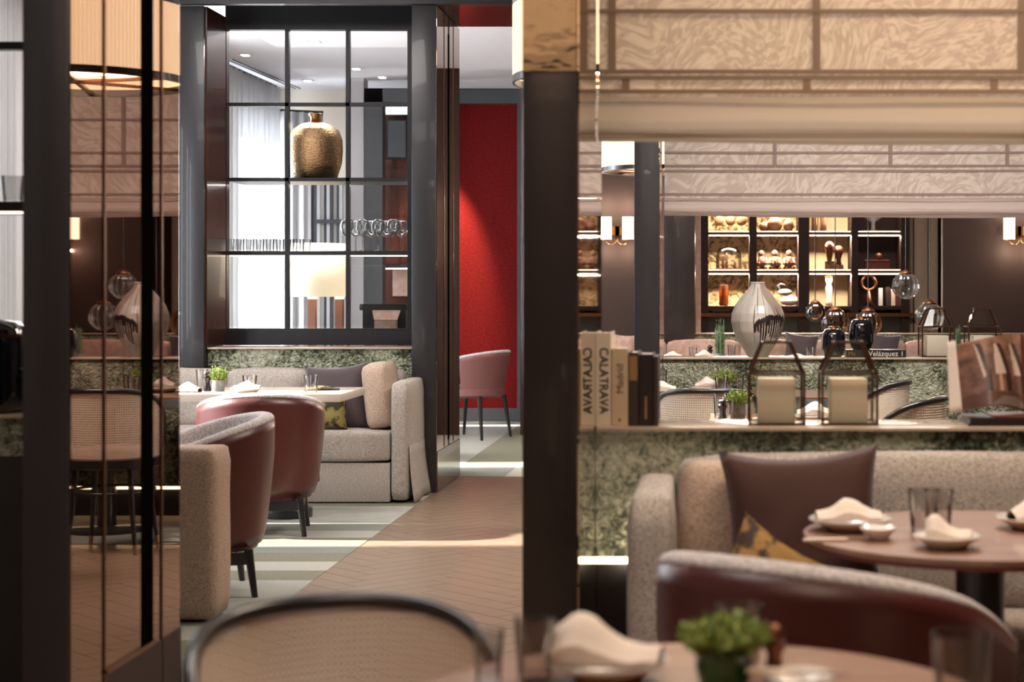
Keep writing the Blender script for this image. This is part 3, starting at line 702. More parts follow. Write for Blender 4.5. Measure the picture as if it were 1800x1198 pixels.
def cane_chair(label, loc, rz, scale=1, n=56):
    t = T('cane_chair', label, 'chair', loc, rz); t.scale = (scale,)*3
    R = .245; AM = radians(112); zs = .47
    def top(u): return zs + .335*max(0.0, 1-abs(u)**3.2)**.5
    def f(u, v):
        uu = 2*u-1; th = uu*AM; z = zs+(top(uu)-zs)*v; r = R*(.93+.07*v)
        return Vector((r*sin(th), -r*cos(th)*.96, z))
    MB().grid(f, n, 8, uv=lambda u, v: ((2*u-1)*AM*R, (top(2*u-1)-zs)*v)).link('cane_back', 'cane', t, smooth=1, world=False)
    q = MB(); q.tube([f(.002+.996*i/64, 1) for i in range(65)], .0135, 8); q.link('bentwood_rim', 'dark_wood', t, smooth=1, world=False)
    MB().lathe([(.225, zs-.05), (.238, zs-.045), (.24, zs-.005), (.225, zs)], 40).link('seat_ring', 'dark_wood', t, smooth=40, world=False)
    MB().lathe([(.218, zs), (.213, zs+.025), (.17, zs+.04), (.0005, zs+.045)], 32).link('seat_pad', 'pink_fab', t, smooth=1, world=False)
    for a in (45, 135, 225, 315):
        c, s_ = cos(radians(a)), sin(radians(a))
        l = MB().tube([(.19*c, .19*s_, zs-.04), (.21*c, .21*s_, .2), (.235*c, .235*s_, 0.05)], .017, 10, r2=.011).link('leg', 'dark_wood', t, smooth=40, world=False)
        MB().tube([(.2355*c, .2355*s_, .05), (.242*c, .242*s_, 0)], .0115, 10, r2=.009).link('brass_tip', 'brass', l, smooth=40, world=False)
    q = MB(); q.tube([(.203*cos(a), .203*sin(a), .30) for a in [i*pi/16 for i in range(32)]], .008, 6, closed=True); q.link('ring_stretcher', 'dark_wood', t, smooth=1, world=False)
    return t
def cushion(mb_box, name, m, parent, bev, world=True, puff=.012, seed=0):
    x0, x1, y0, y1, z0, z1 = mb_box; c = Vector(((x0+x1)/2, (y0+y1)/2, (z0+z1)/2)); h = Vector(((x1-x0)/2, (y1-y0)/2, (z1-z0)/2))
    q = MB(); r = bmesh.ops.create_cube(q.b, size=2)
    bmesh.ops.subdivide_edges(q.b, edges=q.b.edges[:], cuts=9, use_grid_fill=True)
    for v in q.b.verts:
        p = v.co.copy(); e = Vector([abs(k) for k in p]); out = []
        lens = [h.x, h.y, h.z]
        # rounded box
        inner = [max(l-bev, .001) for l in lens]; w_ = [p[i]*lens[i] for i in range(3)]
        cl = [max(-inner[i], min(inner[i], w_[i])) for i in range(3)]; dl = Vector([w_[i]-cl[i] for i in range(3)])
        if dl.length > bev: dl = dl.normalized()*bev
        pos = Vector(cl)+dl
        for i in range(3):
            j, k = (i+1) % 3, (i+2) % 3
            if e[i] > .999: pos[i] += math.copysign(puff*(1-e[j]**2)*(1-e[k]**2), p[i])
        pos += Vector((1, 1, 1))*.004*noise.noise(pos*6+Vector((seed, 0, 0)))
        v.co = pos + c
    return q.link(name, m, parent, smooth=1, world=world)
def sofa(label, x0, x1, yf, yb, left, right, m='tweed', sz=.44, sb=.25, az=.735, bz=.79, backs=None, aw=.115, seats=None, flap_on=True):
    t = T('sofa', label, 'sofa', ((x0+x1)/2, (yf+yb)/2, 0))
    a0 = x0+aw if left else x0; a1 = x1-aw if right else x1
    boxo('skirt', m, (a0, a1, yf+.01, yb-.02, 0.01, sb-.004), t, bev=.006)
    for on, xa, xb, sg in ((left, x0, x0+aw, -1), (right, x1-aw, x1, 1)):
        if not on: continue
        cushion((xa, xb, yf, yb, 0.012, az), 'arm', m, t, .035, puff=.004)
        if not flap_on: continue
        xo = xa if sg < 0 else xb
        q = MB()
        def flap(u, v):
            fl = .035*(1-v)**1.5*(1+.25*sin(u*9)); return Vector((xo+sg*(.002+fl), yf+.03+(yb-yf-.05)*u - .03*(1-v)*(1-u), .008+.34*v))
        q.grid(flap, 16, 6).link('skirt_flap', m, t, smooth=1, thick=.006)
    seats = seats or [(a0, a1)]
    for a, b in seats: cushion((a+.003, b-.003, yf-.005, yb-.16, sb, sz), 'seat_cushion', m, t, .03, puff=.012, seed=a)
    boxo('back_frame', m, (x0+(aw if left else 0), x1-(aw if right else 0), yb-.06, yb-.003, .05, bz-.06), t, bev=.01)
    for a, b in (backs or [(a0, a1)]): cushion((a+.002, b-.002, yb-.20, yb-.02, sz-.01, bz), 'back_cushion', m, t, .045, puff=.012, seed=b)
    return t
def pillow(label, loc, w_, h, th, rot, m, name='throw_pillow', cat='pillow', seed=0, grp=None):
    q = MB(); N_ = 16
    for sg in (1, -1):
        def f(u, v, sg=sg):
            a, b = 2*u-1, 2*v-1
            ed = (1-a**4)*(1-b**4); z = sg*th/2*max(0, ed)**.55
            pinch = 1-.13*(1-b*b)*abs(a)**2; pinch2 = 1-.15*(1-a*a)*abs(b)**2
            z += .008*noise.noise(Vector((a*2.5+seed, b*2.5, sg)))*max(0, ed)
            return Vector((a*w_/2*pinch, z, b*h/2*pinch2))
        q.grid(f, N_, N_)
    bmesh.ops.remove_doubles(q.b, verts=q.b.verts[:], dist=.0005)
    o = q.link(name, m, None, smooth=1); o.location = loc; o.rotation_euler = rot; return tag(o, label, cat, grp)

# ------------------------------------------------------------------ left zone : sofa, table, chairs
sofa('pale tweed slipcovered sofa under the gridded window', -4.15, -1.834, 10.34, 10.99, False, True, backs=[(-4.15, X(405, 10.9)), (X(405, 10.9), X(545, 10.9)), (X(545, 10.9), -1.95)])
pillow('large dark plum velvet pillow leaning on the window sofa', (X(592, 10.62), 10.63, .625), .41, .44, .14, (radians(-14), radians(-4), 0), 'dark_pillow', seed=2)
pillow('olive yellow patterned pillow on the window sofa below the table edge', (X(575, 10.48), 10.46, .56), .27, .25, .10, (radians(-12), 0, 0), 'yellow_pillow', seed=5)
o = cushion((-.08, .08, -.2, .2, 0, .39), 'side_cushion', 'tweed_warm', None, .035, puff=.014); o.location = (X(672, 10.6)+.01, 10.68, .447); o.rotation_euler = (0, radians(-7), 0)
tag(o, 'two-tone beige upright cushion leaning on the sofa arm', 'cushion')
# table
TZ = .72
t = T('dining_table', 'pale rectangular table in front of the window sofa', 'table', (-2.9, 9.75, 0))
boxo('tabletop', 'table_light', (-3.75, X(602, 9.5), 9.45, 10.12, TZ-.045, TZ), t, bev=.004)
MB().lathe([(.05, .04), (.045, TZ-.045)], 24, (-2.42, 9.75, 0)).link('pedestal', 'dark_wood', t, smooth=40)
MB().lathe([(.14, 0), (.14, .05), (.12, .06)], 28, (-2.42, 9.75, 0)).link('base_disc', 'black', t, smooth=40)
tumbler((X(547, 9.65), 9.65, TZ), 'tumbler near the right end of the pale table', .042, .095)
tumbler((X(439, 9.7), 9.7, TZ), 'tumbler in the middle of the pale table, right of the herb pot', .042, .09)
tumbler((X(355, 10.0), 10.0, TZ), 'tumbler behind the pepper mill on the pale table', .034, .11)
mill((X(364, 9.7), 9.7, TZ), 'dark turned pepper mill beside the herb pot on the pale table', .115, .022)
pot_plant((X(384, 9.7), 9.7, TZ), 'bushy green herb in a stone grey pot on the pale table', .038, .065, .085, .042, seed=3)
plate((X(434, 9.58), 9.58, TZ), 'small plate with ivory napkin behind the burgundy tub chair', .09)
napkin((X(434, 9.58), 9.58, TZ+.02), 'ivory napkin on the plate behind the burgundy tub chair', .15, .07, .035, .1)
napkin((X(330, 9.62), 9.62, TZ), 'ivory napkin at the left end of the pale table', .16, .08, .045, -.3, seed=3)
napkin((X(562, 9.75), 9.8, TZ), 'olive patterned napkin beside the right tumbler', .2, .06, .022, .15, seed=7).data.materials[0] = M['yellow_pillow']
knife((X(547, 9.5), 9.52, TZ), 'knife laid at the right end of the pale table', .14, .5)
# chairs
tub_chair('tub_chair', 'burgundy leather tub chair with its back to us, beside the pale table', (X(468, 9.0)-.06, 9.12, 0), radians(14))
tub_chair('tub_chair', 'burgundy tub chair seen from the side behind the tall beige sofa end', (-2.215, 7.32, 0), radians(112))
sofa('warm beige sofa end standing close behind the mirrored column', -3.6, -1.925, 6.62, 6.86, False, True, m='tweed_warm', az=.68, bz=.66, sz=.42, aw=.28, flap_on=False)
# ------------------------------------------------------------------ objects in the windows
t = T('brass_vase', 'large hammered brass vase behind the middle pane', 'vase', (X(555, 11.68), 11.68, S(313)))
h = (312-191)/263*1.0; r = .183
MB().lathe([(r*.62, 0), (r*.80, .02), (r*.96, .12), (r, .20), (r*.985, .28), (r*.86, .345), (r*.55, .385), (r*.22, .40)], 48).link('body', 'hammered', t, smooth=1, world=False)
MB().lathe([(r*.20, .395), (r*.19, .43), (r*.27, .452), (r*.27, .457), (r*.22, .452), (.0005, .43)], 32).link('neck', 'brass', t, smooth=1, world=False)
light('shelf_light', 'AREA', (-2.64, 11.60, S(322)), 3.5, NEUT, (0, 0, 0), 1.15, .05)  # unseen fill added under the upper shelf for highlights on the glasses
for i in range(4):
    for j in range(2):
        wine((X(613+i*27+(8 if j else 0), 11.58), 11.53+j*.13, S(441)), 'wine glass on the window shelf, ' + ['first', 'second', 'third', 'fourth'][i] + ' pair from the left, ' + ['front', 'rear'][j] + ' one', .047, .215, 'wine glasses on the window shelf')
ORD = ['first', 'second', 'third', 'fourth', 'fifth', 'sixth', 'seventh', 'eighth']
for i in range(8):
    for j in range(2):
        tumbler((X(408+i*17.5+(4 if j else 0), 11.58), 11.53+j*.12, S(441)), ORD[i] + ' tumbler from the left in the ' + ('front', 'rear')[j] + ' row on the window shelf', .032, .085, 'tumblers in the %s row of the window shelf' % ('front', 'rear')[j], 14)
for i in range(5):
    tumbler((-2.42+i*.085, 5.5, 1.575), ORD[i] + ' tumbler from the left on the shelf at the left edge', .036, .09, 'tumblers on the left edge shelf')
t = T('black_vase', 'glossy black rounded vessel on the ledge at the left edge', 'vase', (X(-20, 5.18), 5.2, .925))
MB().lathe([(.085, 0), (.102, .015), (.107, .05), (.107, .20), (.10, .25), (.08, .275), (.03, .285), (.0005, .286)], 40).link('body', 'navy', t, smooth=1, world=False)
MB().lathe([(.1075, .23), (.108, .24)], 40).link('copper_band', 'copper', t, world=False)

# ------------------------------------------------------------------ end-of-aisle chair
t = T('side_chair', 'mauve leather chair with pale rim and black legs before the red wall', 'chair', (-2.08, 14.95, 0), radians(64))
def fsh(u, v):
    uu = 2*u-1; th = uu*radians(80); z = .40+(.76-.05*uu*uu-.40)*v; r = .25+.06*v; return Vector((r*sin(th), -r*cos(th), z))
MB().grid(fsh, 30, 8).link('back_shell', 'leather_mauve', t, smooth=1, world=False, thick=.02)
MB().tube([fsh(i/30, 1) for i in range(31)], .014, 8).link('rim', 'boucle', t, smooth=1, world=False)
MB().lathe([(.24, .36), (.27, .38), (.27, .44), (.24, .46)], 32).link('seat', 'leather_mauve', t, smooth=40, world=False)
for x, y in ((-.19, -.19), (.19, -.19), (-.18, .2), (.18, .2)):
    MB().tube([(x, y, .37), (x*1.2, y*1.25, 0)], .022, 8, r2=.012).link('leg', 'black', t, smooth=40, world=False)
light('red_wall_spot', 'SPOT', (-2.66, 16.1, 3.15), 600, WARM, (radians(24), radians(0), 0), .04, spot_size=radians(38), spot_blend=.7)

# ------------------------------------------------------------------ blinds
def blind(label, x0, x1, y, z0, ztop, zb, kind, verts, zrow):
    sfx = '' if kind == 'warm' else '_pale'
    t = T('roman_blind', label, 'blind', ((x0+x1)/2, y, z0))
    zf = zb[-1]
    MB().grid(lambda u, v: Vector((x0+(x1-x0)*u, y+.004*sin(u*7)+.003*sin(u*17), zf+(ztop-zf)*v)), 60, 6).link('sheer_panel', 'blind_wave'+sfx, t, smooth=1)
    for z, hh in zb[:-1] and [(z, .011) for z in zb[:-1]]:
        boxo('batten', 'blind_batten'+sfx, (x0, x1, y-.010, y-.002, z-hh/2, z+hh/2), t)  # dark strips stand for frame shadows and seams seen through the sheer
    for xv, za, zc in verts: boxo('seam_tape', 'blind_batten'+sfx, (xv-.011, xv+.011, y-.008, y-.003, za, zc), t)  # upright strips stand for mullions showing dark behind the sheer
    # gathered folds at the bottom
    def fold(u, v):
        a = v; dip = .012*(4*u*(1-u))*(1-a)
        prof = [(.0, 0), (-.035, .06), (-.045, .16), (-.02, .20), (-.05, .24), (-.062, .45), (-.05, .62), (-.03, .78), (-.045, .84), (-.03, .9), (0, 1)]
        k = a*(len(prof)-1); i = min(int(k), len(prof)-2); q = k-i
        yy_ = prof[i][0]*(1-q)+prof[i+1][0]*q; zz = prof[i][1]*(1-q)+prof[i+1][1]*q
        return Vector((x0+(x1-x0)*u, y+yy_*.9, z0+(zf-z0)*zz - dip + .002*sin(u*23+v*9)))
    MB().grid(fold, 48, 30).link('gathered_fold', 'blind_plain'+sfx, t, smooth=1)
    for k, zz in enumerate((.05, .11)): boxo('hem', 'blind_batten'+sfx, (x0, x1, y-.052, y-.048, z0+(zf-z0)*zz-.0, z0+(zf-z0)*zz+.004), t)
    return t
BY = 4.92; bz = lambda py: Z(py, BY)
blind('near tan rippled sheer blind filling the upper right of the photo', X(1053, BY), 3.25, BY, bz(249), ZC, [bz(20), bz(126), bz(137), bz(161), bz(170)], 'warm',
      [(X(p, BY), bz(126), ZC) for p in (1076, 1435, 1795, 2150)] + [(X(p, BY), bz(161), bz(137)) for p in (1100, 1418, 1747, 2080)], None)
BY2 = 9.80; b2 = lambda py: Z(py, BY2)
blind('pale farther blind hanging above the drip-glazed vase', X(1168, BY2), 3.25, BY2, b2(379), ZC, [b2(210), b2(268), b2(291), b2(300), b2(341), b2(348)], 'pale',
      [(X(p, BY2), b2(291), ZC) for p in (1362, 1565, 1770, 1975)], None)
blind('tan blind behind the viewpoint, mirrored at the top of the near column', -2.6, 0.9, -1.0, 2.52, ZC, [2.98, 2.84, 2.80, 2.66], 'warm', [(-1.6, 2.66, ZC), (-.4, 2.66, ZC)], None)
# slim jambs beside the blinds
struct(boxo('trim_11', 'frame', (-.33, X(1053, 4.98)-.03, 5.085, 5.10, .92, ZC)))

# ------------------------------------------------------------------ drum pendants and sconces
def drum(label, c, r, z0, z1):
    t = T('drum_pendant', label, 'pendant lamp', (c[0], c[1], z0))
    n = 360
    def f(u, v): rr = r+.0035*(1 if int(round(u*n)) % 2 else -1); return Vector((c[0]+rr*cos(2*pi*u), c[1]+rr*sin(2*pi*u), z0+.03+(z1-z0-.06)*v))
    MB().grid(f, n, 2, closed_u=True).link('pleated_shade', 'shade_bright', t)
    for a, b in ((z0, z0+.03), (z1-.03, z1)): MB().lathe([(r+.004, a), (r+.004, b), (r-.006, b), (r-.006, a), (r+.004, a)], 64, (c[0], c[1], 0), cap=False).link('black_band', 'black', t, smooth=40)
    MB().lathe([(r*.62, z0+.06), (r*.62, z1-.05)], 48, (c[0], c[1], 0), cap=False).link('inner_diffuser', 'shade', t, smooth=1)
    MB().lathe([(r-.01, z0+.075), (.0005, z0+.075)], 48, (c[0], c[1], 0), cap=False).link('bottom_diffuser', 'shade', t)
    q = MB()
    for k in range(3): a = k*pi/3+.3; q.bar((c[0]-r*cos(a), c[1]-r*sin(a), z0+.012), (c[0]+r*cos(a), c[1]+r*sin(a), z0+.012), .022, .012)
    q.link('cross_bar', 'bronze', t)
    MB().tube([(c[0], c[1], z1-.1), (c[0], c[1], ZC)], .012).link('stem', 'black', t)
    light('pendant_glow', 'AREA', (c[0], c[1], z0+.07), 14, WARM, (0, 0, 0), r*1.2, r*1.2)
    return t
drum('large cream drum pendant mostly hidden behind the near column and blind', (-.37, 7.1), .45, 2.15, 2.50)
drum('cream drum pendant glimpsed between the near blind and the middle column', (X(1058, 12.2)+.42, 12.2), .42, Z(303, 12.2), Z(303, 12.2)+.36)
def sconce(label, c, sgn, z0, z1):
    t = T('wall_sconce', label, 'wall lamp', (c, 15.14, z0))
    q = MB().lathe([(.05, z0), (.05, z1)], 24, (c, 15.12, 0), cap=True); q.link('shade', 'sconce', t, smooth=40)
    MB().lathe([(.052, z0-.006), (.052, z0+.002)], 24, (c, 15.12, 0)).link('base_cap', 'brass', t)
    boxo('back_plate', 'brass', (c+sgn*.055, c+sgn*.115, 15.17, 15.199, z0+.04, z0+.12), t)
    MB().tube([(c+sgn*.09, 15.18, z0+.05), (c+sgn*.09, 15.14, z0-.02), (c+sgn*.06, 15.12, z0-.045), (c+sgn*.02, 15.12, z0-.035), (c, 15.12, z0-.004)], .006, 8).link('arm', 'brass', t, smooth=1)
    light('sconce_glow', 'POINT', (c, 15.06, z1+.1), 3.0, WARM, size=.006); light('sconce_glow', 'POINT', (c, 15.06, z0-.1), 2.4, WARM, size=.006)
z0, z1 = Z(421, 15.12), Z(381, 15.12)
sconce('left glass shade of the twin wall sconce by the grey column', X(1065, 15.12), 1, z0, z1)
sconce('right glass shade of the twin wall sconce by the grey column', X(1104, 15.12), -1, z0, z1)
sconce('wall sconce at the right edge of the photo, its left shade', X(1774, 15.12), 1, z0, z1)
sconce('wall sconce just outside the right edge, its right shade', X(1814, 15.12), -1, z0, z1)

# ------------------------------------------------------------------ display cabinet at the back
CY = 16.4; cz = lambda py: Z(py, CY); cxx = lambda px: X(px, CY)
t = T('display_cabinet', 'lit dark display cabinet with gold leaf backed bays', 'cabinet', (cxx(1415), 16.6, 0))
bays = [(1245, 1317), (1330, 1403), (1422, 1496), (1508, 1583)]
zsh = [cz(541), cz(477.5), cz(410), cz(340), cz(270)]
for a, b in ((1232, 1245), (1317, 1330), (1403, 1422), (1496, 1508), (1583, 1597)): boxo('post', 'cabinet', (cxx(a), cxx(b), CY-.05, 16.84, 0, 2.75), t)
boxo('rail', 'bronze', (X(1222, 16.0), X(1655, 16.0), 16.30, 16.34, Z(556, 16.32), Z(550, 16.32)), t)
for i, (a, b) in enumerate(bays):
    boxo('door', 'black', (cxx(a), cxx(b), CY, CY+.03, .05, cz(552)), t)
    for j, z in enumerate(zsh):
        s_ = boxo('shelf', 'cabinet', (cxx(a), cxx(b), CY, 16.80, z-.016, z+.016), t)
        if j:
            if 1: boxo('light_strip', 'led_dim', (cxx(a)+.005, cxx(b)-.005, CY-.006, CY-.001, z-.026, z-.014), s_)
            boxo('light_strip', 'led_dim', (cxx(a)+.005, cxx(b)-.005, CY-.006, CY-.001, z+.014, z+.022), s_)
        zt = zsh[j+1] if j < 4 else 2.75
        boxo('back_panel', 'mica' if i < 2 else ('cream_panel' if i == 2 else 'cabinet'), (cxx(a), cxx(b), 16.805, 16.83, z+.016, zt-.016), t)
        if j < 3: light('shelf_light', 'AREA', ((cxx(a)+cxx(b))/2, CY+.10, zt-.03), 17 if i < 3 else 3.5, WARM, (radians(-25), 0, 0), .35, .03)
t = T('padded_panel', 'beige vertical padded panel right of the display cabinet', 'panel', (cxx(1623), 16.5, 0))
for a, b in ((1597, 1606), (1607, 1632), (1633, 1650)): boxo('pad', 'beige_panel', (cxx(a)+.002, cxx(b)-.002, 16.42, 16.6, 0, 3.2), t, bev=.01)
def onshelf(px, j, y=16.55): return (X(px, y), y, zsh[j]+.022)
# top shelf (z index 2)
for k, px in enumerate((1264.5, 1284, 1303.5)):
    l = onshelf(px, 2); t = T('rosette', 'round rosette on a wire stand, ' + ['left', 'middle', 'right'][k] + ' of three in the cabinet', 'ornament', l)
    q = MB(); q.sphere((0, 0, .105), .048, (1, .3, 1)); q.link('disc', 'ceramic_tan', t, smooth=1, world=False)
    MB().tube([(0, 0, 0), (0, 0, .06)], .003, 6).link('pin', 'brass', t, world=False); MB().box(-.03, .03, -.02, .02, 0, .006).link('base', 'brass', t, world=False)
for px, r, lab, sc in ((1345, .055, 'small squat tan vase in the cabinet, behind the round one', (1.1, 1, .9)), (1362, .075, 'big round tan vase in the cabinet', (1, 1, .92)), (1386, .052, 'ovoid tan vase at the right of the cabinet bay', (1, 1, 1.15))):
    l = onshelf(px, 2, 16.6 if r == .055 else 16.52); t = T('ceramic_vase', lab, 'vase', l)
    zc = r*sc[2]
    MB().lathe([(r*.55, 0), (r*.9*sc[0], zc*.5), (r*sc[0], zc), (r*.9*sc[0], zc*1.5), (r*.5, zc*1.9), (r*.3, zc*2.0), (r*.34, zc*2.1)], 28).link('body', 'ceramic_tan', t, smooth=1, world=False)
    MB().lathe([(r*.34, zc*2.1), (r*.28, zc*2.1), (r*.26, zc*1.95), (.0005, zc*1.93)], 20, cap=False).link('mouth', 'carved', t, world=False)
l = onshelf(1440, 2); t = T('torso_figure', 'rose marble torso figure on the cream-backed shelf', 'sculpture', l)
MB().lathe([(.03, 0), (.028, .08), (.035, .2), (.02, .25)], 16, (-.045, 0, 0)).link('leg', 'ceramic_tan', t, smooth=1, world=False)
MB().lathe([(.03, 0), (.028, .08), (.035, .2), (.02, .25)], 16, (.04, 0, 0)).link('leg', 'ceramic_tan', t, smooth=1, world=False)
MB().sphere((0, 0, .26), .07, (1.1, .6, .7)).link('hips', 'ceramic_tan', t, smooth=1, world=False)
l = onshelf(1535, 2); t = T('white_bowl', 'white shell bowl in the darkest cabinet bay, top shelf', 'bowl', l)
MB().lathe([(.03, 0), (.02, .05), (.02, .09), (.09, .14), (.085, .14), (.0005, .10)], 24).link('bowl', 'plate', t, smooth=1, world=False)
MB().box(-.07, .09, -.05, .05, 0, .012).link('tray', 'carved', t, world=False)
# middle shelf (z index 1)
l = onshelf(1281, 1); t = T('glass_cloche', 'glass dome over small figures on the gold shelf', 'cloche', l)
MB().lathe([(.125, .012), (.125, .13), (.11, .18), (.07, .215), (.0005, .228)], 32, cap=False).link('dome', 'glass', t, smooth=1, world=False)
MB().lathe([(.14, 0), (.14, .012), (.13, .014)], 32).link('base', 'carved', t, smooth=40, world=False)
for dx, hh in ((-.055, .15), (-.02, .17), (.06, .08)): MB().lathe([(.012, .014), (.018, .05), (.01, hh*.75), (.014, hh*.85), (.0005, hh)], 12, (dx, 0, 0)).link('figure', 'carved', t, smooth=1, world=False)
for k, px in enumerate((1338, 1362, 1387)):
    l = onshelf(px, 1, 16.55); t = T('carved_figure', 'seated carved wooden figure, ' + ['left', 'middle', 'right'][k] + ' of three on the gold shelf', 'sculpture', l)
    t.scale = (.86, .86, .95); MB().sphere((0, 0, .074), .06, (.95, .8, 1.15)).link('body', 'carved', t, smooth=1, world=False)
    MB().sphere((0, 0, .165), .036, (1, .9, 1.0)).link('head', 'carved', t, smooth=1, world=False)
    for sg in (-1, 1): MB().tube([(sg*.05, -.02, .12), (sg*.062, -.05, .06), (sg*.02, -.07, .07)], .014, 8).link('arm', 'carved', t, smooth=1, world=False)
    for sg in (-1, 1): MB().tube([(sg*.03, -.02, .02), (sg*.055, -.06, .015)], .018, 8).link('foot', 'carved', t, smooth=1, world=False)
for k, (px, hh) in enumerate(((1458, .27), (1474, .235))):
    l = onshelf(px, 1, 16.5+.05*k); t = T('metal_bust', ['taller', 'shorter'][k] + ' copper helmeted bust on the cream-backed shelf', 'sculpture', l)
    MB().box(-.045, .045, -.04, .04, 0, .05+.03*(1-k)).link('plinth', 'carved', t, world=False)
    MB().lathe([(.03, .05), (.022, .09), (.034, hh*.6), (.05, hh*.75), (.045, hh*.9), (.02, hh), (.0005, hh)], 16).link('head', 'copper', t, smooth=1, world=False)
l = onshelf(1543, 1); t = T('wooden_box', 'low red brown wooden box in the darkest bay', 'box', l)
MB().box(-.13, .11, -.06, .06, 0, .075, bev=.004).link('body', 'cover_red', t, world=False); MB().box(-.13, .11, -.06, .06, .078, .095, bev=.004).link('lid', 'cover_red', t, world=False)
l = (l[0]+.01, l[1], l[2]+.096); t = T('small_pot', 'small dark pot standing on the wooden box', 'pot', l)
MB().lathe([(.018, 0), (.033, .02), (.034, .05), (.026, .058)], 16).link('body', 'copper', t, smooth=1, world=False); MB().lathe([(.027, .058), (.01, .066), (.0005, .068)], 16).link('lid', 'copper', t, smooth=1, world=False)
# lower shelf (index 0)
l = onshelf(1272, 0); t = T('amber_canister', 'amber glass canister on the lowest gold shelf', 'canister', l)
MB().lathe([(.043, 0), (.045, .01), (.045, .19)], 24).link('body', 'amber', t, smooth=40, world=False); MB().lathe([(.047, .165), (.047, .20), (.04, .203)], 24).link('lid', 'copper', t, smooth=40, world=False)
l = onshelf(1385, 0, 16.6); t = T('bird_sculpture', 'grey carved bird on a pale stone, right of the drip-glazed vase', 'sculpture', l)
MB().sphere((0.02, 0, .048), .09, (1.1, .6, .5)).link('stone', 'paper', t, smooth=1, world=False)
MB().sphere((-.03, 0, .13), .06, (1.2, .6, .55)).link('body', 'pot', t, smooth=1, world=False)
MB().tube([(-.08, 0, .15), (-.10, 0, .19), (-.07, 0, .215), (-.03, 0, .20)], .014, 8, r2=.006).link('neck', 'pot', t, smooth=1, world=False)
l = onshelf(1457, 0); t = T('crystal_figure', 'pinkish glass standing figure on the lowest cream shelf', 'sculpture', l)
MB().lathe([(.04, 0), (.03, .04), (.028, .12), (.036, .19), (.02, .23), (.034, .26), (.036, .31), (.025, .325)], 20).link('body', 'pink_fab', t, smooth=1, world=False)
t.scale = (.95, .95, .9); MB().lathe([(.042, .30), (.044, .33), (.04, .335)], 20).link('cap', 'brass', t, world=False)
l = onshelf(1527, 0); t = T('ring_sculpture', 'beaded ring sculpture on the darkest lower shelf', 'sculpture', l)
MB().tube([(.07*cos(a*pi/12), 0, .22+.07*sin(a*pi/12)) for a in range(24)], .016, 8, closed=True).link('ring', 'copper', t, smooth=1, world=False); MB().lathe([(.06, 0), (.03, .05), (.015, .15)], 16).link('stand', 'copper', t, smooth=1, world=False)
for k, (px, m, hh, lab) in enumerate(((1547, 'plate', .17, 'leaning white card behind the ring sculpture'), (1560, 'cover_brown', .18, 'dark brown book upright on the lower cabinet shelf'), (1569, 'cover_cream', .16, 'cream book upright at the right of the cabinet shelf'), (1576, 'cover_red', .15, 'maroon book, last at the right of the cabinet shelf'))):
    l = onshelf(px, 0, 16.6); o = boxo('cabinet_book' if k else 'white_card', m, (-.02, .02, -.06, .06, 0, hh), None); o.location = l; tag(o, lab, 'book' if k else 'card')

# glass globe pendants
for k, (px, py, rr, lab) in enumerate(((1433, 548, 18, 'small smoked globe pendant, leftmost of the hanging group'), (1468, 567, 25, 'ribbed globe pendant behind the left navy vase'),
                                     (1526, 568, 24, 'ribbed globe pendant behind the right navy vase'), (1592, 502, 24, 'highest ribbed clear globe pendant'), (1634, 556, 25, 'ribbed globe pendant behind the far lantern'))):
    d = 12.6 + .15*k; r = rr*d/F; c = (X(px, d), d, Z(py, d)); t = T('globe_pendant', lab, 'pendant lamp', c)
    def f(u, v, r=r, rib=(k > 0)):
        th = v*pi*.97+.03*pi; q = r*(1+(.035*cos(u*2*pi*14) if rib else 0)*sin(th)); return Vector((q*sin(th)*cos(2*pi*u), q*sin(th)*sin(2*pi*u), q*cos(th)*.98))
    MB().grid(f, 84, 14, closed_u=True).link('globe', 'smoke' if k in (0, 1, 2) else 'glass', t, smooth=1, world=False)
    MB().lathe([(r*.5, r*.84), (r*.44, r*.98), (r*.2, r*1.12), (.008, r*1.2)], 20).link('cap', 'copper', t, smooth=1, world=False)
    MB().tube([(0, 0, r*1.1), (0, 0, ZC-c[2])], .0035, 6).link('cord', 'pepper', t, world=False)

# ------------------------------------------------------------------ far right zone : banquette, tables
sofa('blush banquette along the far green marble band', -.95, 3.2, 14.2, 14.88, False, False, m='pink_fab', bz=.855, sz=.46,
     backs=[(-.95, X(1172, 14.8)), (X(1172, 14.8), X(1300, 14.8)), (X(1300, 14.8), X(1420, 14.8)), (X(1420, 14.8), X(1590, 14.8)), (X(1590, 14.8), 2.6), (2.6, 3.2)])
for px, lab in ((1408, 'plum pillow on the far banquette, left of the navy vases'), (1552, 'plum pillow on the far banquette, right of the navy vases'), (1090, 'dusty rose pillow on the far banquette behind the books')):
    pillow(lab, (X(px, 14.5), 14.52, .795), .30, .27, .11, (radians(-14), radians(6), 0), 'dark_pillow' if px > 1100 else 'pink_fab', seed=px)
def ped_table(label, c, sx, sy, z, m, me, rnd=.05, th=.03):
    t = T('dining_table', label, 'table', (*c, 0))
    MB().box(-sx/2, sx/2, -sy/2, sy/2, z-.012, z, bev=.003).link('tabletop', m, t, world=False)
    MB().box(-sx/2, sx/2, -sy/2, sy/2, z-.012-th, z-.013, bev=.004).link('edge_band', me, t, world=False)
    MB().lathe([(.05, .03), (.05, z-.04)], 24).link('pedestal', 'dark_wood', t, smooth=40, world=False)
    MB().lathe([(.22, 0), (.22, .02), (.2, .03)], 32).link('base_disc', 'dark_wood', t, smooth=40, world=False); return t
ped_table('far table before the blush banquette, left of the white vase', (-.05, 13.6), 1.1, .7, .74, 'table_top', 'table_edge')
ped_table('far table before the blush banquette, behind the navy vases', (1.35, 13.6), 1.1, .7, .74, 'table_top', 'table_edge')
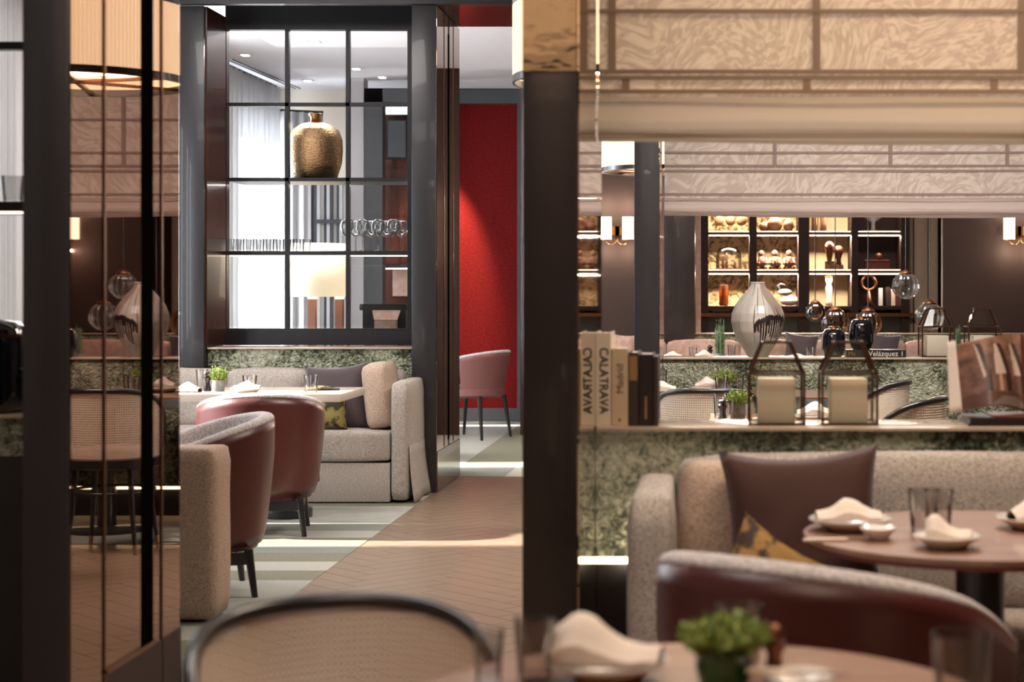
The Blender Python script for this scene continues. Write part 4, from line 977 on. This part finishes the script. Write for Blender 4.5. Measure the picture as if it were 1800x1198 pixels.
plate((X(1182, 13.45), 13.45, .74), 'far plate just left of the rosemary, by the grey column', .1); napkin((X(1182, 13.45), 13.45, .76), 'napkin on the far plate by the grey column', .15, .08, .04)
plate((X(1238, 13.4), 13.4, .74), 'far plate beside the rosemary', .1); napkin((X(1238, 13.4), 13.4, .76), 'napkin on the far plate beside the rosemary', .14, .08, .05, seed=2)
mill((X(1248, 13.5), 13.5, .74), 'dark pepper mill left of the rosemary on the far table', .12, .024)
tumbler((X(1218, 13.6), 13.6, .74), 'far tumbler on the table left of the rosemary', .034, .10); tumbler((X(1286, 13.5), 13.5, .74), 'far tumbler between rosemary and white vase', .034, .12)
pot_plant((X(1265, 13.3), 13.3, .74), 'tall spiky rosemary left of the drip-glazed vase', .045, .06, .22, .062, 'pot', 'leaf_dark', 150, 5, True)
plate((X(1408, 13.4), 13.4, .74), 'far plate left of the navy vases', .11); tumbler((X(1424, 13.5), 13.5, .74), 'far tumbler left of the navy vases', .034, .10)
napkin((X(1400, 13.4), 13.4, .76), 'napkin on the far plate left of the navy vases', .15, .08, .03, seed=4)
pot_plant((X(1683, 13.3), 13.3, .74), 'spiky green herb between the two far lanterns', .045, .06, .20, .045, 'pot', 'leaf_dark', 90, 6, True)

# ------------------------------------------------------------------ things on the middle ledge
LZ = .912; LY = 9.82
def painted_vase():
    t = T('drip_vase', 'large off-white bottle vase with dark drips on the middle ledge', 'vase', (X(1332, LY), LY, LZ))
    pts = [(.056, 0), (.075, .03), (.112, .085), (.141, .145), (.154, .205), (.150, .25), (.132, .295), (.100, .34), (.068, .375), (.047, .40), (.040, .417), (.041, .425), (.037, .425), (.03, .40)]
    n, q = 360, MB()
    # dense profile
    prof = []
    for (a, b), (c, d) in zip(pts, pts[1:]):
        for k in range(9): prof.append((a+(c-a)*k/9, b+(d-b)*k/9))
    prof.append(pts[-1])
    q.lathe(prof, n); o = q.link('body', 'vase_paint', t, smooth=60, world=False)
    me = o.data; ca = me.color_attributes.new('Col', 'FLOAT_COLOR', 'POINT'); rg = random.Random(3)
    A = radians(-50); drips = [(A+radians(-38+4.6*k), rg.uniform(.05, .14), rg.uniform(.0, .03)) for k in range(17)]
    def col(co):
        a = math.atan2(co.y, co.x); z = co.z
        n1 = noise.noise(Vector((a*3.2, z*5, 1.2))); n2 = noise.noise(Vector((a*14, z*6, 4))); n3 = noise.noise(Vector((a*40, z*9, 2)))
        base = Vector((205, 198, 188)) + Vector((14, 12, 10))*n1*2 + Vector((1, 1, 1))*14*n2
        if z < .16: k = min(1, (.16-z)/.1); base = base.lerp(Vector((158, 164, 158)), k*.75)
        if n2+.4*n1 > .42 and z > .08: base = base.lerp(Vector((120, 112, 106)), min(1, (n2+.4*n1-.34)*5))
        da = (a-A+pi) % (2*pi)-pi
        # brownish run from the neck
        if z > .2 and abs(da+.0-.25*sin(z*9)) < .35+.1*n1: base = base.lerp(Vector((150, 112, 92)), .5*min(1, (z-.2)/.08))
        if abs(da) < .88:
            per = .11; k = math.floor((da+.88)/per); fr = (da+.88)/per-k; rr_ = random.Random(k*7+1)
            zt = .245 - .06*(da/.88)**4 - .012*rr_.random(); zb = .065 + .07*rr_.random() + .02*(da/.88)**2
            wd = .80 - .22*max(0, (zt-z)/.16) + .1*n3
            if zb < z < zt and (abs(fr-.5) < wd/2 or z > zt-.03*rr_.random()-.03): base = Vector((34, 27, 28))
            elif zb-.02 < z < zt: base = base.lerp(Vector((206, 190, 176)), .6)
        return (*lin([max(0, min(255, v)) for v in base]), 1)
    for i, v in enumerate(me.vertices): ca.data[i].color = col(v.co)
    MB().lathe([(.041, .424), (.043, .428), (.040, .430), (.036, .426)], 40, cap=False).link('lip', 'paper', t, smooth=1, world=False)
painted_vase()
def navy_vase(label, loc, r, h):
    t = T('navy_vase', label, 'vase', loc)
    MB().lathe([(r*.62, 0), (r*.85, h*.07), (r*.99, h*.25), (r, h*.5), (r*.97, h*.72), (r*.78, h*.88), (r*.5, h*.93)], 40).link('body', 'navy', t, smooth=1, world=False)
    MB().lathe([(r*.42, h*.92), (r*.40, h), (r*.34, h), (r*.34, h*.93)], 32, cap=False).link('brass_collar', 'brass', t, smooth=40, world=False)
navy_vase('navy glazed vase with brass collar, the left and lower of two', (X(1465, LY-.02), LY-.02, LZ), .069, .176)
bk_ = (X(1543, LY), LY, LZ)
def lying_book(label, loc, w_, d_, h, m):
    t = T('lying_book', label, 'book', loc)
    MB().box(-w_/2, w_/2, -d_/2, d_/2, 0, .004).link('cover', m, t, world=False); MB().box(-w_/2, w_/2, -d_/2, d_/2, h-.004, h).link('cover', m, t, world=False)
    MB().box(-w_/2, w_/2, -d_/2-.001, -d_/2+.003, 0.0005, h-.0005).link('spine', m, t, world=False)
    MB().box(-w_/2+.004, w_/2-.004, -d_/2+.006, d_/2-.004, .004, h-.004).link('page_block', 'paper', t, world=False); return t
def text(body, parent, loc, rot, size, m, name='lettering', mirror=False, sx=1, align='LEFT', off=0):
    c = bpy.data.curves.new(name, 'FONT'); c.body = body; c.size = size; c.extrude = .0004; c.align_x = align; c.align_y = 'CENTER'; c.space_character = 1.0; c.offset = off
    o = bpy.data.objects.new(name, c); C.objects.link(o); c.materials.append(M[m]); o.parent = parent; o.location = loc; o.rotation_euler = rot; o.scale = (sx, 1, 1)
    me = bpy.data.meshes.new_from_object(o); me.name = name; r = bpy.data.objects.new(name, me); C.objects.link(r)
    r.parent = parent; r.location = loc; r.rotation_euler = rot; r.scale = (sx, 1, 1); bpy.data.objects.remove(o); return r
b1 = lying_book('dark book lying on the middle ledge under a navy vase, spine lettered Velázquez', (X(1537, LY), LY-.01, LZ), .34, .20, .042, 'cover_dark')
text('Velázquez', b1, (-.045, -.1025, .0205), (pi/2, 0, 0), .042, 'ink_white')
text('Ma', b1, (-.16, -.1025, .0205), (pi/2, 0, 0), .036, 'gilt')
boxo('spine_mark', 'ink_white', (.145, .149, -.1025, -.1, .008, .034), b1, world=False)
navy_vase('navy glazed vase with brass collar standing on the dark book', (X(1514, LY-.02), LY-.02, LZ+.042), .072, .19)
def lantern(label, loc, s_=1, rz=0, cm='candle', ch=.128):
    t = T('glass_lantern', label, 'lantern', loc, rz); w_ = .078*s_; h1, h2, wt = .115*s_*1.28, .235*s_, .04*s_
    r_ = .0032*s_
    q = MB(); cs = [(-w_, -w_), (w_, -w_), (w_, w_), (-w_, w_)]; ct = [(-wt, -wt), (wt, -wt), (wt, wt), (-wt, wt)]
    for i in range(4):
        a, b = cs[i], cs[(i+1) % 4]; c, d = ct[i], ct[(i+1) % 4]
        for p, k in (((*a, r_), (*b, r_)), ((*a, h1), (*b, h1)), ((*c, h2), (*d, h2)), ((*a, 0), (*a, h1)), ((*a, h1), (*c, h2))): q.bar(p, k, r_*2)
    q.link('metal_frame', 'bottle_rim', t, world=False)
    for i in range(4):
        a, b = cs[i], cs[(i+1) % 4]; c, d = ct[i], ct[(i+1) % 4]
        for P in (((*a, r_), (*b, r_), (*b, h1), (*a, h1)), ((*a, h1), (*b, h1), (*d, h2), (*c, h2))):
            m = MB(); m.b.faces.new([m.b.verts.new(p) for p in P]); m.link('glass_pane', 'lantern_glass', t, world=False)
    MB().box(-w_, w_, -w_, w_, 0, r_).link('base_plate', 'bottle_rim', t, world=False)
    MB().tube([(0, 0, h2), (0, 0, h2+.012*s_), (0.003, 0, h2+.022*s_)], .0012*s_, 5).link('hook', 'bottle_rim', t, world=False)
    c = MB().box(-.053*s_, .053*s_, -.053*s_, .053*s_, 0, ch*s_, bev=.004).link('pillar_candle', cm, None, smooth=40)
    c.location = (loc[0], loc[1], loc[2]+r_+.0005); c.rotation_euler = (0, 0, rz); tag(c, 'square pillar candle inside the ' + label, 'candle')
    return t
lantern('glass house lantern on the middle ledge, left of the herb', (X(1646, LY), LY, LZ), 1.18, 0, 'candle_white', .10)
lantern('glass house lantern on the middle ledge behind the open book', (X(1727, LY), LY, LZ), 1.18, 0, 'candle_white', .10)

# ------------------------------------------------------------------ things on the nearest ledge
NY = 4.94
lantern('near glass house lantern, the left one', (X(1364, NY), NY, LZ), 1.0, 0)
lantern('near glass house lantern, the right one', (X(1490, NY), NY, LZ), 1.0, 0)
def upright_book(label, px0, px1, ytop, m, depth=.2, y=4.835):
    x0, x1 = X(px0, y), X(px1, y); h = Z(ytop, y)-LZ; t = T('upright_book', label, 'book', ((x0+x1)/2, y, LZ)); w_ = (x1-x0)-.0012
    MB().box(-w_/2, w_/2, 0, .004, 0, h, bev=.0015).link('spine', m, t, world=False)
    for sg in (-1, 1): MB().box(sg*w_/2-(.003 if sg > 0 else 0), sg*w_/2+(0 if sg > 0 else .003), .004, depth, 0, h).link('cover', m, t, world=False)
    MB().box(-w_/2+.004, w_/2-.004, .005, depth-.004, .004, h-.004).link('page_block', 'paper', t, world=False); return t, w_, h
b, w_, h = upright_book('cream book lettered CALATRAVA, closest to the column', 1046.5, 1074, 584, 'cover_cream')
text('CALATRAVA', b, (.001, -.0006, h*.84), (pi/2, pi/2, 0), .0355, 'ink', sx=.93, off=.0004)
b, w_, h = upright_book('tan book lettered Madrid, second from the column', 1074.5, 1104, 612, 'cover_tan')
text('Madrid', b, (.002, -.0006, h*.42), (pi/2, -pi/2, 0), .03, 'ink_tan', sx=1.0)
boxo('emblem', 'ink_tan', (-.004, .004, -.0006, 0, .014, .022), b, world=False)
b, w_, h = upright_book('brown book with gilt upper label, third from the column', 1104.5, 1122, 619, 'cover_brown')
boxo('gilt_label', 'gilt', (-w_/2+.002, w_/2-.002, -.0006, 0, h*.62, h*.95), b, world=False)
b, w_, h = upright_book('thick dark glossy book, fourth from the column', 1122.5, 1148, 622, 'cover_dark')
boxo('gilt_bar', 'gilt', (-.003, .003, -.0006, 0, .02, .085), b, world=False)
b, w_, h = upright_book('thin dark book at the right end of the row', 1148.5, 1157, 626, 'cover_brown')
# open book standing on the ledge
def open_book():
    x0, y = X(1670, 4.93), 4.93
    t = T('open_book', 'open art book showing a stone cloister photograph, standing at the right edge', 'book', (x0+.16, y, LZ+.028))
    # left page: page block edge + curved photo page ; leaning back
    W = .215; H = .222
    def page(u, v, off=0):       # u 0..1 left to gutter
        x = .022 + (W-.022)*u + .012*(1-v) ; yy_ = -.045*sin(pi*min(1, u*1.15))**1.0 + .06*v - off; z = .008+H*v*(.84+.16*sin(u*pi*.55)) + .028*(1-v)*sin(pi*u)*.8
        return Vector((x-.16, yy_-.0, z))
    q = MB(); q.grid(lambda u, v: page(u, v), 90, 70); o = q.link('photo_page', 'print', t, smooth=1, world=False, thick=0)
    me = o.data; ca = me.color_attributes.new('Col', 'FLOAT_COLOR', 'POINT')
    def col(u, v):
        n1 = noise.noise(Vector((u*7, v*9, 0))); n2 = noise.noise(Vector((u*26, v*30, 3)))
        c = Vector((112, 84, 74)) + Vector((34, 26, 22))*n1 + Vector((18, 14, 12))*n2
        if v > .72: c = c + Vector((26, 18, 8))*min(1, (v-.72)/.15)
        for v1, v0, l1, r1, l0, r0 in ((.95, .42, .25, .262, .34, .39), (.90, .45, .535, .565, .53, .70), (.87, .43, .79, .81, .83, .94)):
            if v0 < v < v1:
                k = (v1-v)/(v1-v0); l = l1+(l0-l1)*k; r = r1+(r0-r1)*k**.8
                if l < u < r: c = Vector((204, 182, 170))
                elif r <= u < r+.07: c = c.lerp(Vector((52, 34, 30)), .85)
        if .2 < v <= .45:
            for a in (.37, .68, .93):
                if a < u < a+.09: c = c.lerp(Vector((50, 32, 28)), .85)
            if .57 < u < .63: c = Vector((190, 150, 120))
        if v < .2: c = c.lerp(Vector((86, 58, 50)), .7)
        if v < .14 and abs(u-.72) < .32*(1-v/.2): c = Vector((118, 104, 96))
        return (*lin([max(0, min(255, k)) for k in c]), 1)
    nv = 71
    for i, v in enumerate(me.vertices): ca.data[i].color = col((i//nv)/90, (i % nv)/70)
    # page block edge (left margin) and cover
    q = MB(); q.grid(lambda u, v: Vector((-.16+.024*u+(.012*(1-v)+.0)*u, .012-.012*u+.06*v, .0+.205*v*(1+.02*u)+.008*u*(1-v))), 6, 10); q.link('page_edge', 'paper', t, smooth=1, world=False, thick=.004)
    q = MB(); q.grid(lambda u, v: page(u, v, -.020)+Vector((-.004, .0, -.004)), 20, 10).link('page_block', 'paper', t, smooth=1, world=False, thick=.014)
    q = MB(); q.grid(lambda u, v: page(u, v, -.036)+Vector((-.004, .0, -.006)), 20, 10).link('cover', 'cover_dark', t, smooth=1, world=False, thick=.005)
    q = MB(); q.grid(lambda u, v: Vector((W-.16+.24*u, -.03*sin(pi*u)+.06*v, .008+H*v)), 20, 10).link('right_page', 'cover_red', t, smooth=1, world=False, thick=.006)
    s_ = T('lying_book', 'closed maroon book under the open art book', 'book', (x0+.24, y, LZ))
    MB().box(-.20, .20, -.09, .10, 0, .005).link('cover', 'cover_dark', s_, world=False); MB().box(-.125, .20, -.085, .10, .022, .027).link('cover', 'cover_red', s_, world=False)
    MB().box(-.195, .20, -.086, .095, .005, .022).link('page_block', 'cover_dark', s_, world=False)
open_book()

# ------------------------------------------------------------------ middle right zone : tables, cane chairs
ped_table('middle table with blue grey edge before the middle marble wall', (.25, 9.2), 1.0, .62, .74, 'table_top', 'table_edge', th=.05)
ped_table('middle table just behind the nearest ledge', (.285, 7.4), .58, .74, .735, 'table_top', 'table_edge')
plate((X(1243, 9.3), 9.3, .74), 'plate with white napkin on the blue-edged table', .10); napkin((X(1243, 9.3), 9.3, .76), 'peaked white napkin on the blue-edged table', .13, .09, .05, seed=9)
plate((X(1162, 9.1), 9.1, .74), 'plate at the left end of the blue-edged table', .11); napkin((X(1162, 9.1), 9.1, .76), 'napkin at the left end of the blue-edged table', .16, .09, .04, seed=10)
pot_plant((X(1273, 9.2), 9.2, .74), 'green herb in a pot on the blue-edged table', .035, .06, .08, .05, 'pot', 'leaf', 220, 8)
tumbler((X(1268, 9.05), 9.05, .74), 'tumbler beside the herb on the blue-edged table', .036, .10); tumbler((X(1297, 9.25), 9.25, .74), 'tumbler right of the herb on the blue-edged table', .036, .10); tumbler((X(1163, 9.3), 9.32, .74), 'tall tumbler at the left of the blue-edged table', .03, .12)
knife((X(1235, 9.0), 9.0, .741), 'knife on the blue-edged table', .16, .2)
pot_plant((X(1297, 7.3), 7.3, .735), 'green herb in a glass pot just over the nearest ledge', .036, .075, .07, .045, 'pot', 'leaf', 240, 9)
tumbler((X(1266, 7.5), 7.5, .735), 'tumbler left of the glass herb pot', .032, .11); tumbler((X(1277, 7.15), 7.15, .735), 'tumbler nearest the glass herb pot', .03, .10); mill((X(1270, 7.3), 7.3, .735), 'dark mill beside the glass herb pot', .10, .02)
napkin((X(1352, 7.2), 7.2, .735), 'napkin behind the left near lantern on the small table', .14, .08, .04, seed=12)
plate((X(1432, 7.3), 7.3, .735), 'plate seen between the near lanterns', .11); napkin((X(1432, 7.3), 7.3, .756), 'napkin between the near lanterns', .15, .09, .05, seed=13)
tumbler((X(1402, 7.4), 7.4, .735), 'tumbler just left of the gap between the near lanterns', .034, .10)
cane_chair('cane barrel chair at the blue-edged table, reflected beside the near left column', (-.02, 8.52, 0), 0)
cane_chair('cane barrel chair at the left end of the blue-edged table, seen in the mirror', (-.54, 8.76, 0), radians(-40))
cane_chair('cane barrel chair right of the nearest candle, behind the ledge', (X(1575, 7.7), 7.75, 0), radians(70))
cane_chair('farther cane barrel chair whose top shows behind the right near lantern', (X(1520, 9.15), 9.1, 0), radians(75))

# ------------------------------------------------------------------ near sofa, table and chair
sofa('beige tweed sofa against the nearest marble half wall', -.208, 3.1, 4.18, 4.78, True, False, m='tweed', az=.79, bz=.845, sz=.44, sb=.26, aw=.118,
     seats=[(-.09, 1.0), (1.0, 2.1), (2.1, 3.1)], backs=[(-.09, 1.45), (1.45, 3.1)])
o = cushion((-.10, .10, -.09, .09, 0, .39), 'side_cushion', 'tweed_warm', None, .035, puff=.012); o.location = (X(1243, 4.45), 4.49, .447); o.rotation_euler = (0, radians(6), radians(4))
tag(o, 'thick beige cushion standing inside the near sofa arm', 'cushion')
pillow('chocolate brown velvet pillow on the near sofa', (X(1412, 4.32), 4.32, .678), .41, .45, .15, (radians(-12), radians(-3), 0), 'brown_pillow', seed=12)
pillow('gold patterned pillow peeping over the near tub chair', (X(1352, 4.12), 4.165, .575), .28, .26, .10, (radians(-20), radians(32), 0), 'gold_pillow', seed=21)
t = T('round_table', 'round walnut bistro table on a black pedestal before the near sofa', 'table', (X(1725, 3.9), 3.92, 0))
MB().lathe([(.385, -.022), (.402, -.012), (.405, 0), (.0005, 0)], 72, (0, 0, .74)).link('tabletop', 'table_top', t, smooth=30, world=False)
MB().lathe([(.395, -.024), (.40, -.013)], 72, (0, 0, .74), cap=True).link('edge_band', 'cover_red', t, smooth=30, world=False)
MB().lathe([(.056, .02), (.056, .716)], 32).link('pedestal', 'black', t, smooth=40, world=False); MB().lathe([(.22, 0), (.22, .015), (.07, .03)], 40).link('base_disc', 'black', t, smooth=40, world=False)
TT = .7405
plate((X(1494, 4.0), 3.98, TT), 'plate with a folded napkin at the left rim of the round table', .098)
napkin((X(1490, 4.0), 3.98, TT+.018), 'broad folded napkin on the left plate of the round table', .15, .10, .042, .05, seed=31)
plate((X(1667, 3.68), 3.7, TT), 'small side plate at the front of the round table', .074); napkin((X(1668, 3.7), 3.7, TT+.014), 'pointed napkin on the small side plate', .10, .07, .045, -.2, peak=.2, seed=33)
plate((X(1818, 4.0), 4.0, TT), 'plate at the right edge of the round table', .09); napkin((X(1818, 4.0), 4.0, TT+.016), 'napkin on the plate at the right edge of the round table', .12, .08, .05, .3, seed=34)
tumbler((X(1624, 3.93), 3.93, TT), 'front clear tumbler on the round table', .037, .10); tumbler((X(1650, 4.05), 4.05, TT), 'rear clear tumbler on the round table', .036, .085)
plate((X(1545, 3.8), 3.82, TT), 'butter dish beside the knife on the round table', .04)
knife((X(1490, 3.8), 3.8, TT), 'cream handled knife on the round table', .20, radians(6))
tub_chair('tub_chair', 'large burgundy tub chair in the right foreground before the round table', (X(1452, 3.45)+.0, 3.50, 0), radians(-36), 1.035)

# ------------------------------------------------------------------ foreground table and chairs
t = T('round_table', 'out of focus round foreground table at the bottom edge', 'table', (-.02, 2.30, 0))
MB().lathe([(.385, -.022), (.402, -.012), (.405, 0), (.0005, 0)], 72, (0, 0, .74)).link('tabletop', 'table_top', t, smooth=30, world=False)
MB().lathe([(.056, .02), (.056, .716)], 32).link('pedestal', 'black', t, smooth=40, world=False); MB().lathe([(.22, 0), (.22, .015), (.07, .03)], 40).link('base_disc', 'black', t, smooth=40, world=False)
plate((X(1072, 2.5), 2.46, TT), 'foreground plate under a puffed napkin', .088); napkin((X(1066, 2.5), 2.46, TT+.016), 'puffed ivory napkin in the foreground', .165, .10, .06, -.12, peak=.3, seed=41)
pot_plant((X(1273, 2.45), 2.42, TT), 'bright green herb in a green glass in the foreground', .042, .05, .055, .052, 'pot_green', 'leaf', 420, 11)
tumbler((X(1300, 2.55), 2.57, TT), 'blurred tumbler behind the foreground herb', .036, .085)
plate((X(1405, 2.36), 2.36, TT), 'foreground side plate right of the herb', .05); knife((X(1400, 2.36), 2.36, TT+.028), 'knife resting on the foreground side plate', .14, radians(-8))
mill((X(1362, 2.40), 2.42, TT), 'small turned copper salt mill right of the foreground herb', .085, .016, 'copper')
tumbler((X(862, 2.45), 2.43, TT), 'blurred tumbler at the left rim of the foreground table', .022, .075); tumbler((X(935, 2.4), 2.44, TT), 'blurred tumbler left of the puffed napkin', .03, .09)
tumbler((X(1700, 2.2), 2.25, TT), 'blurred tumbler at the right bottom edge', .04, .105)
cane_chair('cane chair with dark bentwood rim in the left foreground', (-.525, 2.50, 0), radians(-152)).scale = (.93, .95, 1.0)
cane_chair('cane chair cut by the lower right corner of the photo', (.68, 2.60, 0), radians(75))
